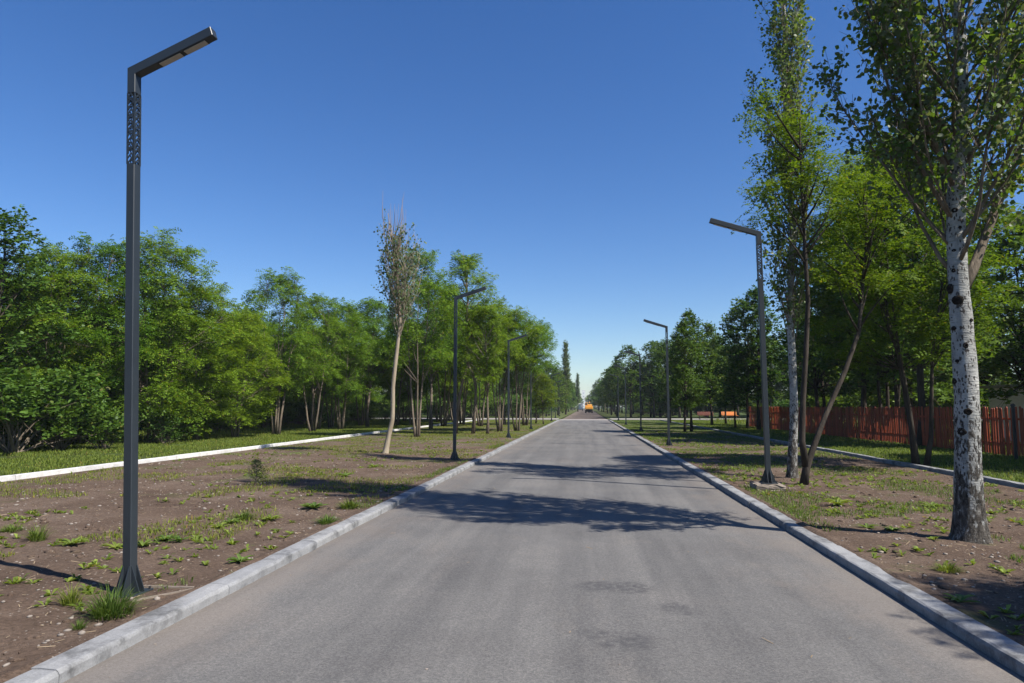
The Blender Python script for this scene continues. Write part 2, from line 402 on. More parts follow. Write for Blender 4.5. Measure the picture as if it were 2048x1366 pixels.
def kerbstone_mesh(rng, L, wd, hgt, depth=.12, mat=M_kerb, cham=.03):
    """cast kerbstone along Y, x from 0 (road face) to wd, rounded worn edge with nicks"""
    nL = 13; c = cham; prof = [(0, -depth), (0, hgt-c), (c*.3, hgt-c*.3), (c, hgt), (wd*.6, hgt+.002), (wd-.015, hgt), (wd, hgt-.012), (wd, -depth)]
    mb = MB(); V = []; F = []; k = len(prof)
    for i in range(nL):
        y = L*i/(nL-1); nick = rng.random() < .14; e = min(1, i, nL-1-i)
        for j, (x, z) in enumerate(prof):
            jx = rng.uniform(-.004, .005)*(j in (1, 2, 3)); jz = rng.uniform(-.004, .003)*(j in (1, 2, 3, 4))
            if nick and j in (1, 2, 3): jx += .010; jz -= .009
            V.append((x+jx, y, z+jz))
    for i in range(nL-1):
        for j in range(k):
            j2 = (j+1) % k; F.append((i*k+j, i*k+j2, (i+1)*k+j2, (i+1)*k+j))
    F.append(tuple(range(k-1, -1, -1))); F.append(tuple((nL-1)*k+j for j in range(k)))
    mb.add(V, F); m = mb.mesh("kerbstone", mat)
    bm = bmesh.new(); bm.from_mesh(m); bmesh.ops.recalc_face_normals(bm, faces=bm.faces); bm.to_mesh(m); bm.free()
    return m
rng = random.Random(11)
KS = [kerbstone_mesh(rng, 1.996, .21, .088, cham=.026) for _ in range(6)]
def kerb_line(x, side, y0, y1, meshes, step, label, jit=.006, dz=0):
    root = thing("kerb", (x, y0, 0), label); root["kind"] = "structure"
    n = int((y1-y0)/step)
    for i in range(n):
        o = obj("kerbstone", meshes[rng.randrange(len(meshes))], root)
        o.location = (rng.uniform(-jit, jit), i*step, dz+rng.uniform(-.007, .005))
        o.rotation_euler = (rng.uniform(-.0015, .0015), rng.uniform(-.012, .012), rng.uniform(-.003, .003))
        o.scale = (side, 1, 1)
    return root
kerb_line(ROAD_L, -1, -2, 84, KS, 2.0, "worn grey concrete kerb along the left edge of the road")
kerb_line(ROAD_R, 1, -2, 84, KS, 2.0, "grey concrete kerb along the right edge of the road, its road face in shade")
KW = [kerbstone_mesh(rng, 1.99, .16, .15, mat=M_kerbw, cham=.012) for _ in range(4)]
KW2 = [kerbstone_mesh(rng, 1.99, .16, .15, mat=M_kerb, cham=.012) for _ in range(4)]
kerb_line(-12.52, -1, 2, 82, KW, 2.0, "bright pale kerb between the bare soil and the grass before the wood", .014, .03)
kerb_line(8.56, 1, 2, 82, KW2, 2.0, "narrow grey kerb between the right verge and the fence lawn", dz=.01)

# ------------------------------------------------------------------ foliage builders
def leaflet_quads(B, A, W, L, wd, N_=None, fold=0):
    """diamond leaflets: base B, axis A, width dir W"""
    L = np.asarray(L)[:, None]; wd = np.asarray(wd)[:, None]
    mid = B+A*L*.5
    return np.stack([B, mid+W*wd*.5, B+A*L, mid-W*wd*.5], 1)
def pinnate(rg, P, D, L, pairs=3, ll=.105, lw=.052):
    n = len(P)
    up = np.array([0, 0, 1.])+rg.normal(0, .36, (n, 3))
    Sd = nrm(np.cross(D, up)); Nn = np.cross(Sd, D)
    out = []
    for k in range(pairs):
        t = .22+.72*k/max(1, pairs-1)
        base = P+D*(L*t)[:, None]+np.array([0, 0, -1.])*(L*.35*t*t)[:, None]
        for sg in (-1, 1):
            A = nrm(Sd*sg*.95+D*.42-Nn*rg.uniform(.0, .22, (n, 1))+rg.normal(0, .09, (n, 3)))
            W = nrm(np.cross(A, Nn+rg.normal(0, .10, (n, 3))))
            out.append(leaflet_quads(base, A, W, ll*rg.uniform(.8, 1.2, n), lw*rg.uniform(.85, 1.2, n)))
    base = P+D*L[:, None]*.97+np.array([0, 0, -1.])*(L*.33)[:, None]
    A = nrm(D+np.array([0, 0, -.5])); W = nrm(np.cross(A, Nn))
    out.append(leaflet_quads(base, A, W, ll*np.ones(n), lw*np.ones(n)))
    return np.concatenate(out)
def leaf_hex(rg, P, A, W, L, wd):
    """rounded leaf of two folded halves sharing the midrib: 6 verts, 2 quads"""
    Nn = np.cross(A, W); L = L[:, None]; wd = wd[:, None]; f = rg.uniform(.02, .3, (len(P), 1))
    V = np.stack([P, P+A*L*.30+W*wd*.5+Nn*wd*f*.5, P+A*L*.66+W*wd*.36+Nn*wd*f*.4, P+A*L,
                  P+A*L*.66-W*wd*.36+Nn*wd*f*.4, P+A*L*.30-W*wd*.5+Nn*wd*f*.5], 1)
    return V
def hex_mesh(name, V, mat):
    n = len(V); i = np.arange(n)[:, None]*6
    F = np.concatenate([i+np.array([[0, 1, 2, 3]]), i+np.array([[0, 3, 4, 5]])])
    return np_mesh(name, V.reshape(-1, 3), F, mat)
def quad_mesh(name, Q, mat):
    n = len(Q); return np_mesh(name, Q.reshape(-1, 3), np.arange(n*4).reshape(n, 4), mat)
def rand_dir(rg, n): return nrm(rg.normal(0, 1, (n, 3)))

def sprays_on_clumps(rg, clumps, per, leaves, twig, droop=.3, flat_=.0):
    """clumps: (cx,cy,cz,rh,rv). returns compound-leaf bases and directions"""
    Ps = []; Ds = []
    for (cx, cy, cz, rh, rv) in clumps:
        n = max(3, int(per*(rh/1.0)**1.6))
        u = rand_dir(rg, n); u[:, 2] = np.where(u[:, 2] < -.35, -u[:, 2]*.8, u[:, 2])
        r = rg.uniform(.35, 1.0, n)**.6
        tip = np.array([cx, cy, cz])+u*np.array([rh, rh, rv])*r[:, None]
        td = nrm(u*np.array([1, 1, .55])+rg.normal(0, .35, (n, 3))+np.array([0, 0, .12]))
        sd = nrm(np.cross(td, np.array([0, 0, 1.])+rg.normal(0, .2, (n, 3))))
        for k in range(leaves):
            t = (k+.5)/leaves
            Ps.append(tip+td*(twig*(t-.6)))
            sg = 1 if k % 2 else -1
            Ds.append(nrm(td*(.45+.5*t)+sd*sg*(1.0-.5*t)+np.array([0, 0, -droop])+rg.normal(0, .22, (n, 3))))
    return np.concatenate(Ps), np.concatenate(Ds)
def curve_pts(a, b, n, bow, rg):
    a = np.array(a, float); b = np.array(b, float)
    off = rg.normal(0, bow, 3); off[2] = abs(off[2])*.8
    t = np.linspace(0, 1, n)[:, None]
    return a+(b-a)*t+off*(4*t*(1-t))+np.array([0, 0, 1.])*0
def env_clumps(rg, H, zlow, Rr, n, zc=.45, rh=(.65, 1.15), rv=(.32, .6), topw=.35):
    out = []
    for i in range(n):
        q = (i+rg.uniform(0, 1))/n
        z = zlow+(H-.35-zlow)*q**.85
        e = Rr*(1-(1-topw)*max(0, (q-zc)/(1-zc))**1.3) if q > zc else Rr*(.72+.28*q/zc)
        a = i*2.39996+rg.uniform(-.6, .6); r = e*math.sqrt(rg.uniform(.12, 1))
        hh = rg.uniform(*rh)*(1-.35*q)
        r = max(0, min(r, e-hh*.35))
        out.append((math.cos(a)*r, math.sin(a)*r, z, hh, rg.uniform(*rv)*(1-.1*q)))
    out.append((0, 0, H-.5, .5, .55))
    return out
def trunk_mb(rg, H, r0, clumps, stems=1, zfork=.35, lean=.25, sides=8, every=1, spread=.5):
    mb = MB(); tops = []
    for s in range(stems):
        a = rg.uniform(0, 6.28) if stems == 1 else s*6.283/stems+rg.uniform(-.4, .4)
        sp = 0 if stems == 1 else spread
        base = np.array([math.cos(a)*.14*(stems > 1), math.sin(a)*.14*(stems > 1), -.06])
        hh = H*(.86 if s == 0 else rg.uniform(.6, .8))
        topp = np.array([math.cos(a)*(sp*1.6+lean), math.sin(a)*(sp*1.6+lean), hh])
        t = np.linspace(0, 1, 9)[:, None]
        wob = np.cumsum(rg.normal(0, .035, (9, 3)), 0); wob[:, 2] = 0; wob[0] = 0
        pts = base+(topp-base)*t+wob
        rr = (r0 if stems == 1 else r0*.62)*(1-.85*t[:, 0])
        rr[0] *= 1.35
        mb.tube(pts, list(rr), sides); tops.append((pts, rr))
    for i, (cx, cy, cz, rh, rv) in enumerate(clumps):
        if i % every: continue
        pts, rr = tops[int(np.argmin([min(np.linalg.norm(p[:, :2]-np.array([cx, cy]), axis=1)) for p, _ in tops]))]
        zb = max(H*zfork*.8, cz-rg.uniform(.5, 1.4)-.4*math.hypot(cx, cy))
        j = int(np.clip(np.searchsorted(pts[:, 2], zb), 1, len(pts)-1))
        f = (zb-pts[j-1, 2])/max(1e-3, pts[j, 2]-pts[j-1, 2]); f = min(1, max(0, f))
        st = pts[j-1]*(1-f)+pts[j]*f; rb = (rr[j-1]*(1-f)+rr[j]*f)*.55
        cp = curve_pts(st, (cx, cy, cz), 6, .12, rg)
        mb.tube(cp, list(np.linspace(max(rb, .012), .007, 6)), 5)
        c = np.array([cx, cy, cz])
        for k in range(4):
            e = c+rand_dir(rg, 1)[0]*np.array([rh*.8, rh*.8, rv*.8])
            mb.tube([cp[4], (cp[4]+e)/2+rg.normal(0, .05, 3), e], [.010, .007, .003], 4)
    return mb
def make_locust(seed, H=9., zlow=3.2, Rr=2.4, nc=34, stems=1, per=24, r0=.11, leafmat=None, bark=None, name="locust_tree", **kw):
    rg = np.random.default_rng(seed)
    cl = env_clumps(rg, H, zlow, Rr, nc, **kw)
    P, D = sprays_on_clumps(rg, cl, per, 6, .5)
    Q = pinnate(rg, P, D, rg.uniform(.20, .32, len(P)))
    root = thing(name); root["category"] = "tree"; root["H"] = H
    obj("trunk", trunk_mb(rg, H, r0, cl, stems).mesh("trunk", bark or M_bark, True), root)
    obj("crown", quad_mesh("crown", Q, leafmat or M_locust), root)
    return root
def broad_leaves(rg, P, D, size):
    n = len(P); up = np.array([0, 0, 1.])+rg.normal(0, .5, (n, 3))
    W = nrm(np.cross(D, up)); L = size*rg.uniform(.75, 1.25, n)
    return leaf_hex(rg, P, D, W, L, L*.85)
def make_broad(seed, H=9.5, zlow=2.2, Rr=2.6, nc=40, per=30, leaf=.11, r0=.13, name="broadleaf_tree", mat=None, bark=None, stems=1, **kw):
    rg = np.random.default_rng(seed)
    kw.setdefault("rh", (.6, 1.1)); kw.setdefault("rv", (.45, .85))
    cl = env_clumps(rg, H, zlow, Rr, nc, **kw)
    P, D = sprays_on_clumps(rg, cl, per, 8, .42, .35)
    root = thing(name); root["category"] = "tree"; root["H"] = H
    obj("trunk", trunk_mb(rg, H, r0, cl, stems).mesh("trunk", bark or M_barkd, True), root)
    obj("crown", hex_mesh("crown", broad_leaves(rg, P, D, leaf), mat or M_broad), root)
    return root
def poplar_parts(seed, trunk_pts, trunk_r, zlow, ztop, nb, spread, blen, leaf, dens, ang=(25, 45), twigs=9, limbs=(), bark=None, leafmat=None, sides=14, leafbias=0., sector=None, twl=(.25, .8), taper=.55):
    """columnar poplar: ascending branches, twigs, round leaves"""
    rg = np.random.default_rng(seed); mb = MB(); bb = MB()
    tp = np.array(trunk_pts, float); tr = np.array(trunk_r, float)
    t = np.concatenate([[0, .006, .012, .02, .03], np.linspace(.04, 1, 55)]); zz = tp[0, 2]+(tp[-1, 2]-tp[0, 2])*t
    fine = np.stack([np.interp(zz, tp[:, 2], tp[:, 0]), np.interp(zz, tp[:, 2], tp[:, 1]), zz], 1); fr = np.interp(zz, tp[:, 2], tr)
    fine[:, :2] += np.stack([.03*np.sin(zz*1.3), .025*np.sin(zz*1.7+1)], 1)*np.clip(zz-.3, 0, 1)[:, None]
    fr = fr*(1+.38*np.exp(-np.clip(zz+.05, 0, None)/.13))
    mb.tube(fine, list(fr*(1+rg.normal(0, .016, 60))), sides, 0, .035, random.Random(seed))
    P = []; D = []
    def axis(z): return np.array([np.interp(z, zz, fine[:, 0]), np.interp(z, zz, fine[:, 1]), z])
    def branch(st, a, an, L, r, nt, lf=1.):
        n = 9; p = np.array(st); pts = [p.copy()]; dr = np.array([math.cos(a)*math.sin(an), math.sin(a)*math.sin(an), math.cos(an)])
        for k in range(n):
            dr = nrm(dr+np.array([0, 0, .13])+rg.normal(0, .07, 3)); p = p+dr*L/n; pts.append(p.copy())
        pts = np.array(pts); bb.tube(pts, list(np.linspace(r, .004, n+1)), 6 if r > .03 else 5)
        for k in range(nt):
            u = rg.uniform(.12, 1)**.8*n; i = min(int(u), n-1); q = pts[i]+(pts[i+1]-pts[i])*(u-i)
            dd = nrm(pts[i+1]-pts[i]); tw = nrm(dd*.9+rand_dir(rg, 1)[0]*.8+np.array([0, 0, .25])); l = rg.uniform(*twl)*(1.1-.5*u/n)
            e = q+tw*l+np.array([0, 0, .08*l])
            bb.tube([q, (q+e)/2+rg.normal(0, .02, 3), e], [.006, .004, .002], 3)
            m = max(3, int(dens*l*lf)); tt = rg.uniform(.15, 1.02, (m, 1))
            P.append(q+(e-q)*tt+rg.normal(0, .03, (m, 3)))
            D.append(nrm(tw*.35+rg.normal(0, .6, (m, 3))+np.array([0, 0, -.45])))
    for i in range(nb):
        q = (i+rg.uniform(0, 1))/nb; z = zlow+(ztop-.6-zlow)*q
        a = i*2.39996+rg.uniform(-.5, .5)
        L = blen*(1-taper*q)*rg.uniform(.7, 1.15)*(.55+.45*min(1, q*5)); an = R_(rg.uniform(*ang))*spread
        st = axis(z); rb = np.interp(z, zz, fr)
        branch(st+np.array([math.cos(a), math.sin(a), 0])*rb*.6, a, an, L, max(.008, rb*rg.uniform(.13, .28)), int(twigs*L/2)+2)
    for (z, a, an, L, r, nt) in limbs:
        branch(axis(z), a, R_(an), L, r, nt)
    # leader
    branch(axis(ztop-.8), 0, .02, 1.4, .02, twigs)
    P = np.concatenate(P); D = np.concatenate(D)
    n = len(P); W = nrm(np.cross(D, rand_dir(rg, n))); L = leaf*rg.uniform(.7, 1.25, n)
    stalk = D*leaf*.5
    V = leaf_hex(rg, P+stalk, D, W, L, L*.92)
    return mb, bb, V
def poplar_tree(name, args, bark, leafmat, label, loc, group=None, rz=0):
    mb, bb, V = poplar_parts(**args)
    root = thing(name, loc, label, "tree", group, rz)
    root["H"] = args["ztop"]
    tr = obj("trunk", mb.mesh("trunk", bark, True), root)
    obj("branches", bb.mesh("branches", args.get("bark") or M_bark, True), root)
    cr = obj("crown", hex_mesh("crown", V, leafmat), root)
    return root, tr, cr

ORD = 'first second third fourth fifth sixth seventh eighth ninth tenth eleventh twelfth thirteenth fourteenth fifteenth sixteenth seventeenth eighteenth nineteenth twentieth twenty-first twenty-second twenty-third twenty-fourth twenty-fifth twenty-sixth twenty-seventh twenty-eighth twenty-ninth thirtieth'.split()
PROTO = []
def put(proto, x, y, H, rz, label, group=None, wide=1.0):
    s = H/proto["H"]
    z = gzf(x, y)
    if not proto.get("used"):
        proto["used"] = 1; o = proto
        o.location = (x, y, z); o.rotation_euler = (0, 0, rz); o.scale = (s*wide, s*wide, s)
        o["label"] = label
        if group: o["group"] = group
    else:
        o = copy_thing(proto, (x, y, z), rz, (s*wide, s*wide, s), label, group)
        if not group and "group" in o: del o["group"]
    return o
def put_px(proto, px, py, top, rz, label, group=None, wide=1.0):
    p = at(px, py, .09); H = height_at(px, top, p)
    return put(proto, p.x, p.y, H-.09, rz, label, group, wide)

L_low1 = make_locust(21, 9, .7, 3.0, 54, stems=3, per=44, rh=(.6, 1.15), rv=(.42, .8))
L_low2 = make_locust(22, 9, .5, 2.8, 54, stems=2, per=44, rh=(.6, 1.15), rv=(.42, .8))
L_mid = make_locust(23, 9, 2.2, 2.5, 48, stems=4, per=44, rh=(.5, 1.0), rv=(.4, .75))
L_high1 = make_locust(24, 9, 3.6, 2.4, 40, stems=1, per=42, rh=(.5, 1.0), rv=(.35, .65))
L_high2 = make_locust(25, 9, 3.3, 2.3, 40, stems=3, per=42, rh=(.5, 1.0), rv=(.35, .65))
L_umb = make_locust(26, 9, 4.5, 3.1, 44, stems=4, per=30, topw=.55)
L_yng = make_locust(27, 9, 2.6, 1.9, 40, stems=1, per=30, leafmat=M_locust2, r0=.1)
B1 = make_broad(31, 9.5, 2.2, 2.6, 52, per=46, leaf=.15)
B2 = make_broad(32, 9.5, 2.6, 2.4, 48, per=46, leaf=.15)
B3 = make_broad(33, 10.5, 2.0, 2.0, 50, per=46, leaf=.15, topw=.2)
BL = make_broad(34, 9.5, .8, 2.7, 56, per=46, leaf=.13, mat=M_bush)

# --- left wood: its front row, each tree on its own spot
WG = "trees along the front of the left wood"
put_px(BL, -20, 900, 425, .3, "tallest dark tree at the left edge of the photo, rising above the wood", WG)
put_px(L_low1, 85, 893, 490, 1.1, "bushy locust tree just right of the tallest tree at the left edge", WG)
put_px(L_low2, 190, 888, 478, 2.3, "dense locust tree just left of the large lamp post, foliage to the ground", WG)
put_px(L_low1, 305, 884, 470, 4.0, "locust tree just right of the large lamp post with a high feathery tip", WG)
put_px(L_low2, 395, 879, 565, 5.2, "wide locust tree with low bright boughs, second right of the large lamp post", WG, 1.1)
put_px(L_low1, 470, 874, 615, 3.1, "lower locust tree in the dip of the tree line right of the large lamp post", WG, 1.1)
put_px(L_mid, 552, 868, 540, .6, "tall locust tree with a fan of four pale stems at the grass edge", WG)
put_px(L_high2, 625, 863, 590, 2.0, "slim locust tree just right of the fan of pale stems", WG)
put_px(L_mid, 682, 858, 600, 4.4, "locust tree with several thin stems left of the half dead poplar", WG)
put_px(L_high1, 735, 853, 592, 1.5, "locust tree just behind the half dead poplar on its left", WG, 1.1)
# deeper rows
rr = random.Random(5)
deepL = "locust tree standing inside the left wood behind its front row, crown merging with others"
for row, (x0, wob) in enumerate(((-24.5, 1.2), (-29, 1.5), (-34, 2))):
    y = 14+row*1.7
    while y < 84:
        p = (L_low2, L_high1, L_low1, L_mid, L_high2)[rr.randrange(5)]
        put(p, x0+rr.uniform(-wob, wob)-.02*y, y, rr.uniform(7.2, 8.9)+(1.2 if y < 24 else 0), rr.uniform(0, 6.28), deepL, "locusts inside the left wood", rr.uniform(1, 1.2))
        y += rr.uniform(3.4, 4.6)
# wood on the strip further back, X -10 .. -20
farL = "locust tree in the far part of the left wood beyond the pale kerb"
for x0, ya in ((-15.5, 56), (-19, 47), (-13.6, 67)):
    y = ya; kb = 0
    while y < 82:
        p = (L_high1, L_mid, L_high2, L_umb)[rr.randrange(4)]
        put(p, x0+rr.uniform(-.8, .8), y, rr.uniform(8, 9.6), rr.uniform(0, 6.28), "%s locust from the near end of the %s row in the far left wood" % (ORD[kb], {-15.5: 'middle', -19: 'rear', -13.6: 'kerb-side'}[x0]), "locusts in the far part of the left wood")
        y += rr.uniform(3.6, 5.0); kb += 1
# locusts standing on the left verge
VG = "locust trees on the left verge"
put_px(L_high2, 834, 873, 500, .9, "straight slim locust right of the half dead poplar, pale trunk bare to half height", VG, .8)
put_px(L_high1, 862, 857, 560, 2.2, "locust trunk between the straight slim locust and the second left lamp post", VG)
put_px(L_high2, 888, 852, 590, 3.3, "thin locust just left of the second left lamp post", VG)
put_px(L_high1, 975, 868, 610, 5.0, "leaning locust just right of the forked tree on the left verge", VG, .9)
put_px(L_umb, 1000, 862, 600, 1.2, "locust tree just left of the third left lamp post", VG, .9)
put_px(L_umb, 1034, 861, 618, .2, "umbrella-shaped locust with a cluster of thin stems at the third left lamp", VG, .95)
put_px(L_umb, 1050, 850, 640, 2.9, "umbrella-shaped locust behind the third left lamp, crown reaching furthest over the road", VG)
put_px(L_yng, 1087, 848, 745, 2.0, "small young tree by the left kerb near the crossing path", VG, 1.2)
put_px(L_yng, 1072, 846, 735, 4.0, "young tree left of the small one near the crossing path", VG, 1.3)
for (px, py, tp) in ((960, 853, 615), (1012, 849, 640), (925, 849, 600)):
    put_px(L_high2, px, py, tp, rr.uniform(0, 6), "locust standing in the grove between the second and third left lamp posts", "locusts in the verge grove")

us5 = "thicket closing the gap low between far trunks beyond the crossing path"
# --- half dead poplar (left verge)
p = at(770, 906, .09); s_ = lambda px, py: (on_depth(px, py, p.y).x-p.x, on_depth(px, py, p.y).z-.09)
pts = []
for (px, py) in ((770, 906), (783, 840), (786, 775), (795, 705), (801, 645), (797, 590), (789, 530), (784, 470), (777, 425)):
    x, z = s_(px, py); pts.append((x, 0, max(z, -.08)))
pts[0] = (0, 0, -.08)
tr_r = [.10, .078, .072, .066, .058, .046, .03, .015, .005]
Hs = pts[-1][2]
dead, dtr, dcr = poplar_tree("poplar_tree", dict(seed=41, trunk_pts=pts, trunk_r=tr_r, zlow=Hs*.46, ztop=Hs*.82, nb=48, spread=.9, blen=2.1, leaf=.08, dens=10, twigs=10, sides=9, taper=.2, twl=(.3, .9), bark=M_barkp),
    M_barkp, M_greyleaf, "half dead poplar with pale crooked trunk, bare twiggy top and thin grey leaves", (p.x, p.y, gzf(p.x, p.y)))
rg = np.random.default_rng(4); mb = MB()
for i in range(54):
    z = Hs*rg.uniform(.52, .9); a = rg.uniform(0, 6.28)
    x0 = np.interp(z, [q[2] for q in pts], [q[0] for q in pts]); L = rg.uniform(.9, 2.2)*(1.15-.4*z/Hs)
    d = np.array([math.cos(a)*.3, math.sin(a)*.3, 1]); st = np.array([x0, 0, z])
    mid = st+d*L*.5+np.array([math.cos(a), math.sin(a), 0])*.12
    mb.tube([st, mid, mid+np.array([0, 0, L*.55])+rg.normal(0, .05, 3)], [.014, .009, .003], 4)
obj("bare_twigs", mb.mesh("bare_twigs", M_twig, True), dead)

# --- forked tree with two legs (left verge)
rg = np.random.default_rng(8)
p = at(944, 868, .09); root = thing("locust_tree", (p.x, p.y, gzf(p.x, p.y)), "forked tree whose two curved trunks meet at mid height right of the second left lamp", "tree")
def rel(px, py, dy=0):
    q_ = on_depth(px, py, p.y+dy); return (q_.x-p.x, dy, max(-.08, q_.z-.09))
mb = MB()
A_ = [rel(*q) for q in ((946, 869), (950, 820), (952, 770), (944, 745), (935, 728))]
B_ = [rel(*q) for q in ((911, 868), (916, 810), (925, 765), (935, 728), (934, 690), (932, 650), (936, 600), (930, 540), (926, 505))]
mb.tube(A_, [.13, .085, .075, .07, .06], 8); mb.tube(B_, [.12, .09, .085, .085, .08, .07, .055, .035, .01], 8)
zt = B_[-1][2]; cl = env_clumps(rg, zt, zt*.56, 1.9, 30, topw=.3, rh=(.5, .95))
cl = [(c[0]+np.interp(c[2], [b[2] for b in B_], [b[0] for b in B_]), *c[1:]) for c in cl]
for (cx, cy, cz, rh, rv) in cl:
    z0 = max(zt*.5, cz-1.2); x0 = np.interp(z0, [b[2] for b in B_], [b[0] for b in B_])
    mb.tube(curve_pts((x0, 0, z0), (cx, cy, cz), 5, .1, rg), [.035, .026, .018, .012, .006], 5)
obj("trunk", mb.mesh("trunk", M_bark, True), root)
P, D = sprays_on_clumps(rg, cl, 34, 6, .5)
obj("crown", quad_mesh("crown", pinnate(rg, P, D, rg.uniform(.17, .27, len(P))), M_locust), root)

# --- right: the big white poplar by the kerb
p = at(1940, 1078, .09)
Z_ = lambda px, py: (on_depth(px, py, p.y).x-p.x, on_depth(px, py, p.y).z-.09)
tp = []
for (px, py) in ((1940, 1078), (1938, 1000), (1929, 850), (1924, 700), (1922, 590), (1919, 470), (1917, 330), (1915, 200), (1914, 60)):
    x, z = Z_(px, py); tp.append((x, 0, z))
tp[0] = (0, 0, -.1); zt = tp[-1][2]; tp += [(tp[-1][0]+.05, .05, zt+3), (tp[-1][0]+.05, .1, zt+7.5)]
trr = [.190, .158, .138, .126, .118, .108, .098, .086, .072, .045, .01]
hero, htr, hcr = poplar_tree("poplar_tree", dict(seed=52, trunk_pts=tp, trunk_r=trr, zlow=3.1, ztop=tp[-1][2], nb=92, spread=1.0, blen=3.9, leaf=.068, dens=28, twigs=18, ang=(26, 54), sides=18, twl=(.3, .95),
    limbs=[(2.95, .25, 36, 4.4, .07, 60), (3.6, -1.2, 40, 3.0, .03, 34), (3.9, 3.4, 46, 3.2, .035, 46), (3.6, 2.6, 44, 3.0, .03, 40), (4.6, 3.1, 50, 3.2, .03, 50), (4.3, 3.9, 48, 3.2, .03, 46), (4.6, -.3, 44, 3.2, .035, 46), (5.4, 3.5, 50, 3.2, .03, 50), (4.0, .8, 44, 3., .03, 40)], bark=M_bark),
    M_wpop, M_pop, "large white-barked poplar at the right with dark knots and round leaves", (p.x, p.y, gzf(p.x, p.y)))
kn = random.Random(3)
for (px, py, rr_) in ((1905, 575, .075), (1918, 600, .06), (1916, 420, .04), (1935, 500, .05), (1908, 655, .04), (1928, 690, .045), (1913, 540, .035), (1905, 760, .05), (1930, 820, .045), (1915, 500, .03), (1926, 455, .03), (1940, 640, .035), (1912, 720, .035), (1919, 860, .05)):
    x, z = Z_(px, py); x0 = np.interp(z, [q[2] for q in tp], [q[0] for q in tp]); r0 = np.interp(z, [q[2] for q in tp], trr)
    off = max(-.9, min(.9, (x-x0)/r0)); a = math.asin(off)
    view = math.atan2(p.x, p.y)     # knots sit on the side that faces the road
    nx, ny = math.sin(a-view), -math.cos(a-view)
    k = MB(); nseg = 12; ring = []; kx, ky = kn.uniform(.7, 1.15), kn.uniform(.6, 1.05)
    for j, (f, h) in enumerate(((1, -.004), (.85, .012), (.45, .012), (.2, .004))):
        for i in range(nseg):
            b = 6.283*i/nseg; q = f*rr_*(1+kn.uniform(-.14, .14))
            ring.append((math.cos(b)*q*kx, math.sin(b)*q*ky, h))
    F = [(j*nseg+i, j*nseg+(i+1) % nseg, (j+1)*nseg+(i+1) % nseg, (j+1)*nseg+i) for j in range(3) for i in range(nseg)]
    F.append(tuple(3*nseg+i for i in range(nseg)))
    k.add(ring, F); o = obj("knot", k.mesh("knot", M_knot, True), htr)
    o.location = (x0+.03*math.sin(z*1.3)+nx*r0*.97, .025*math.sin(z*1.7+1)+ny*r0*.97, z)
    o.rotation_euler = Vector((nx, ny, 0)).to_track_quat('Z', 'Y').to_euler()

# --- right: slim white poplar behind the lamp
p2 = at(1584, 952, .09)
tp = []
for (px, py) in ((1584, 952), (1585, 850), (1585, 700), (1583, 560), (1580, 400), (1575, 200), (1566, 0)):
    q_ = on_depth(px, py, p2.y); tp.append((q_.x-p2.x, 0, q_.z-.09))
tp[0] = (0, 0, -.1); zt = tp[-1][2]; tp.append((tp[-1][0]-.05, 0, zt+3.2))
slim, _, _ = poplar_tree("poplar_tree", dict(seed=61, trunk_pts=tp, trunk_r=[.125, .092, .084, .076, .064, .048, .034, .006], zlow=2.9, ztop=tp[-1][2], nb=96, spread=.52, blen=2.9, leaf=.078, dens=22, twigs=13, ang=(22, 46), sides=14, bark=M_bark),
    M_wpop, M_slim, "slim tall white-trunked poplar just behind the first right lamp post", (p2.x, p2.y, gzf(p2.x, p2.y)))

# --- right: locust with two leaning dark stems beside it
rg = np.random.default_rng(71)
p = at(1612, 966, .09); root = thing("locust_tree", (p.x, p.y, gzf(p.x, p.y)), "two-stemmed dark locust beside the slim poplar, one stem leaning right", "tree")
def rel2(px, py, dy=0):
    q_ = on_depth(px, py, p.y+dy); return (q_.x-p.x, dy, max(-.08, q_.z-.09))
mb = MB()
A_ = [rel2(1608, 968), rel2(1612, 935), rel2(1624, 900), rel2(1650, 830, .3), rel2(1690, 740, .5), rel2(1718, 660, .7), rel2(1726, 560, .9), rel2(1735, 450, 1.0), rel2(1730, 340, 1.2)]
B_ = [rel2(1612, 930), rel2(1604, 880), rel2(1606, 800), rel2(1612, 700), rel2(1616, 600), rel2(1610, 500), rel2(1605, 400), rel2(1600, 300), rel2(1600, 200)]
mb.tube(A_, [.10, .078, .062, .054, .049, .042, .034, .024, .01], 9, 0, .06, random.Random(1)); mb.tube(B_, [.078, .064, .058, .052, .046, .040, .032, .022, .01], 9, 0, .06, random.Random(2))
cl = []
for (Q, z0, z1, n_, sp) in ((B_, 5.6, B_[-1][2], 17, 1.0), (A_, 4.2, A_[-1][2], 22, 1.2)):
    for i in range(n_):
        z = z0+(z1-z0)*(i+rg.uniform(0, 1))/n_; a = rg.uniform(0, 6.28); r = sp*math.sqrt(rg.uniform(.05, 1))
        x0 = np.interp(z, [b[2] for b in Q], [b[0] for b in Q]); y0 = np.interp(z, [b[2] for b in Q], [b[1] for b in Q])
        c = (x0+math.cos(a)*r, y0+math.sin(a)*r, z, rg.uniform(.32, .68), rg.uniform(.2, .42)); cl.append(c)
        zb = max(z0-1.2, z-1.0); st = (np.interp(zb, [b[2] for b in Q], [b[0] for b in Q]), np.interp(zb, [b[2] for b in Q], [b[1] for b in Q]), zb)
        mb.tube(curve_pts(st, c[:3], 5, .1, rg), [.03, .022, .016, .010, .005], 5)
obj("trunk", mb.mesh("trunk", M_barkd, True), root)
P, D = sprays_on_clumps(rg, cl, 40, 6, .42)
obj("crown", quad_mesh("crown", pinnate(rg, P, D, rg.uniform(.14, .22, len(P)), 3, .066, .036), M_locust2), root)

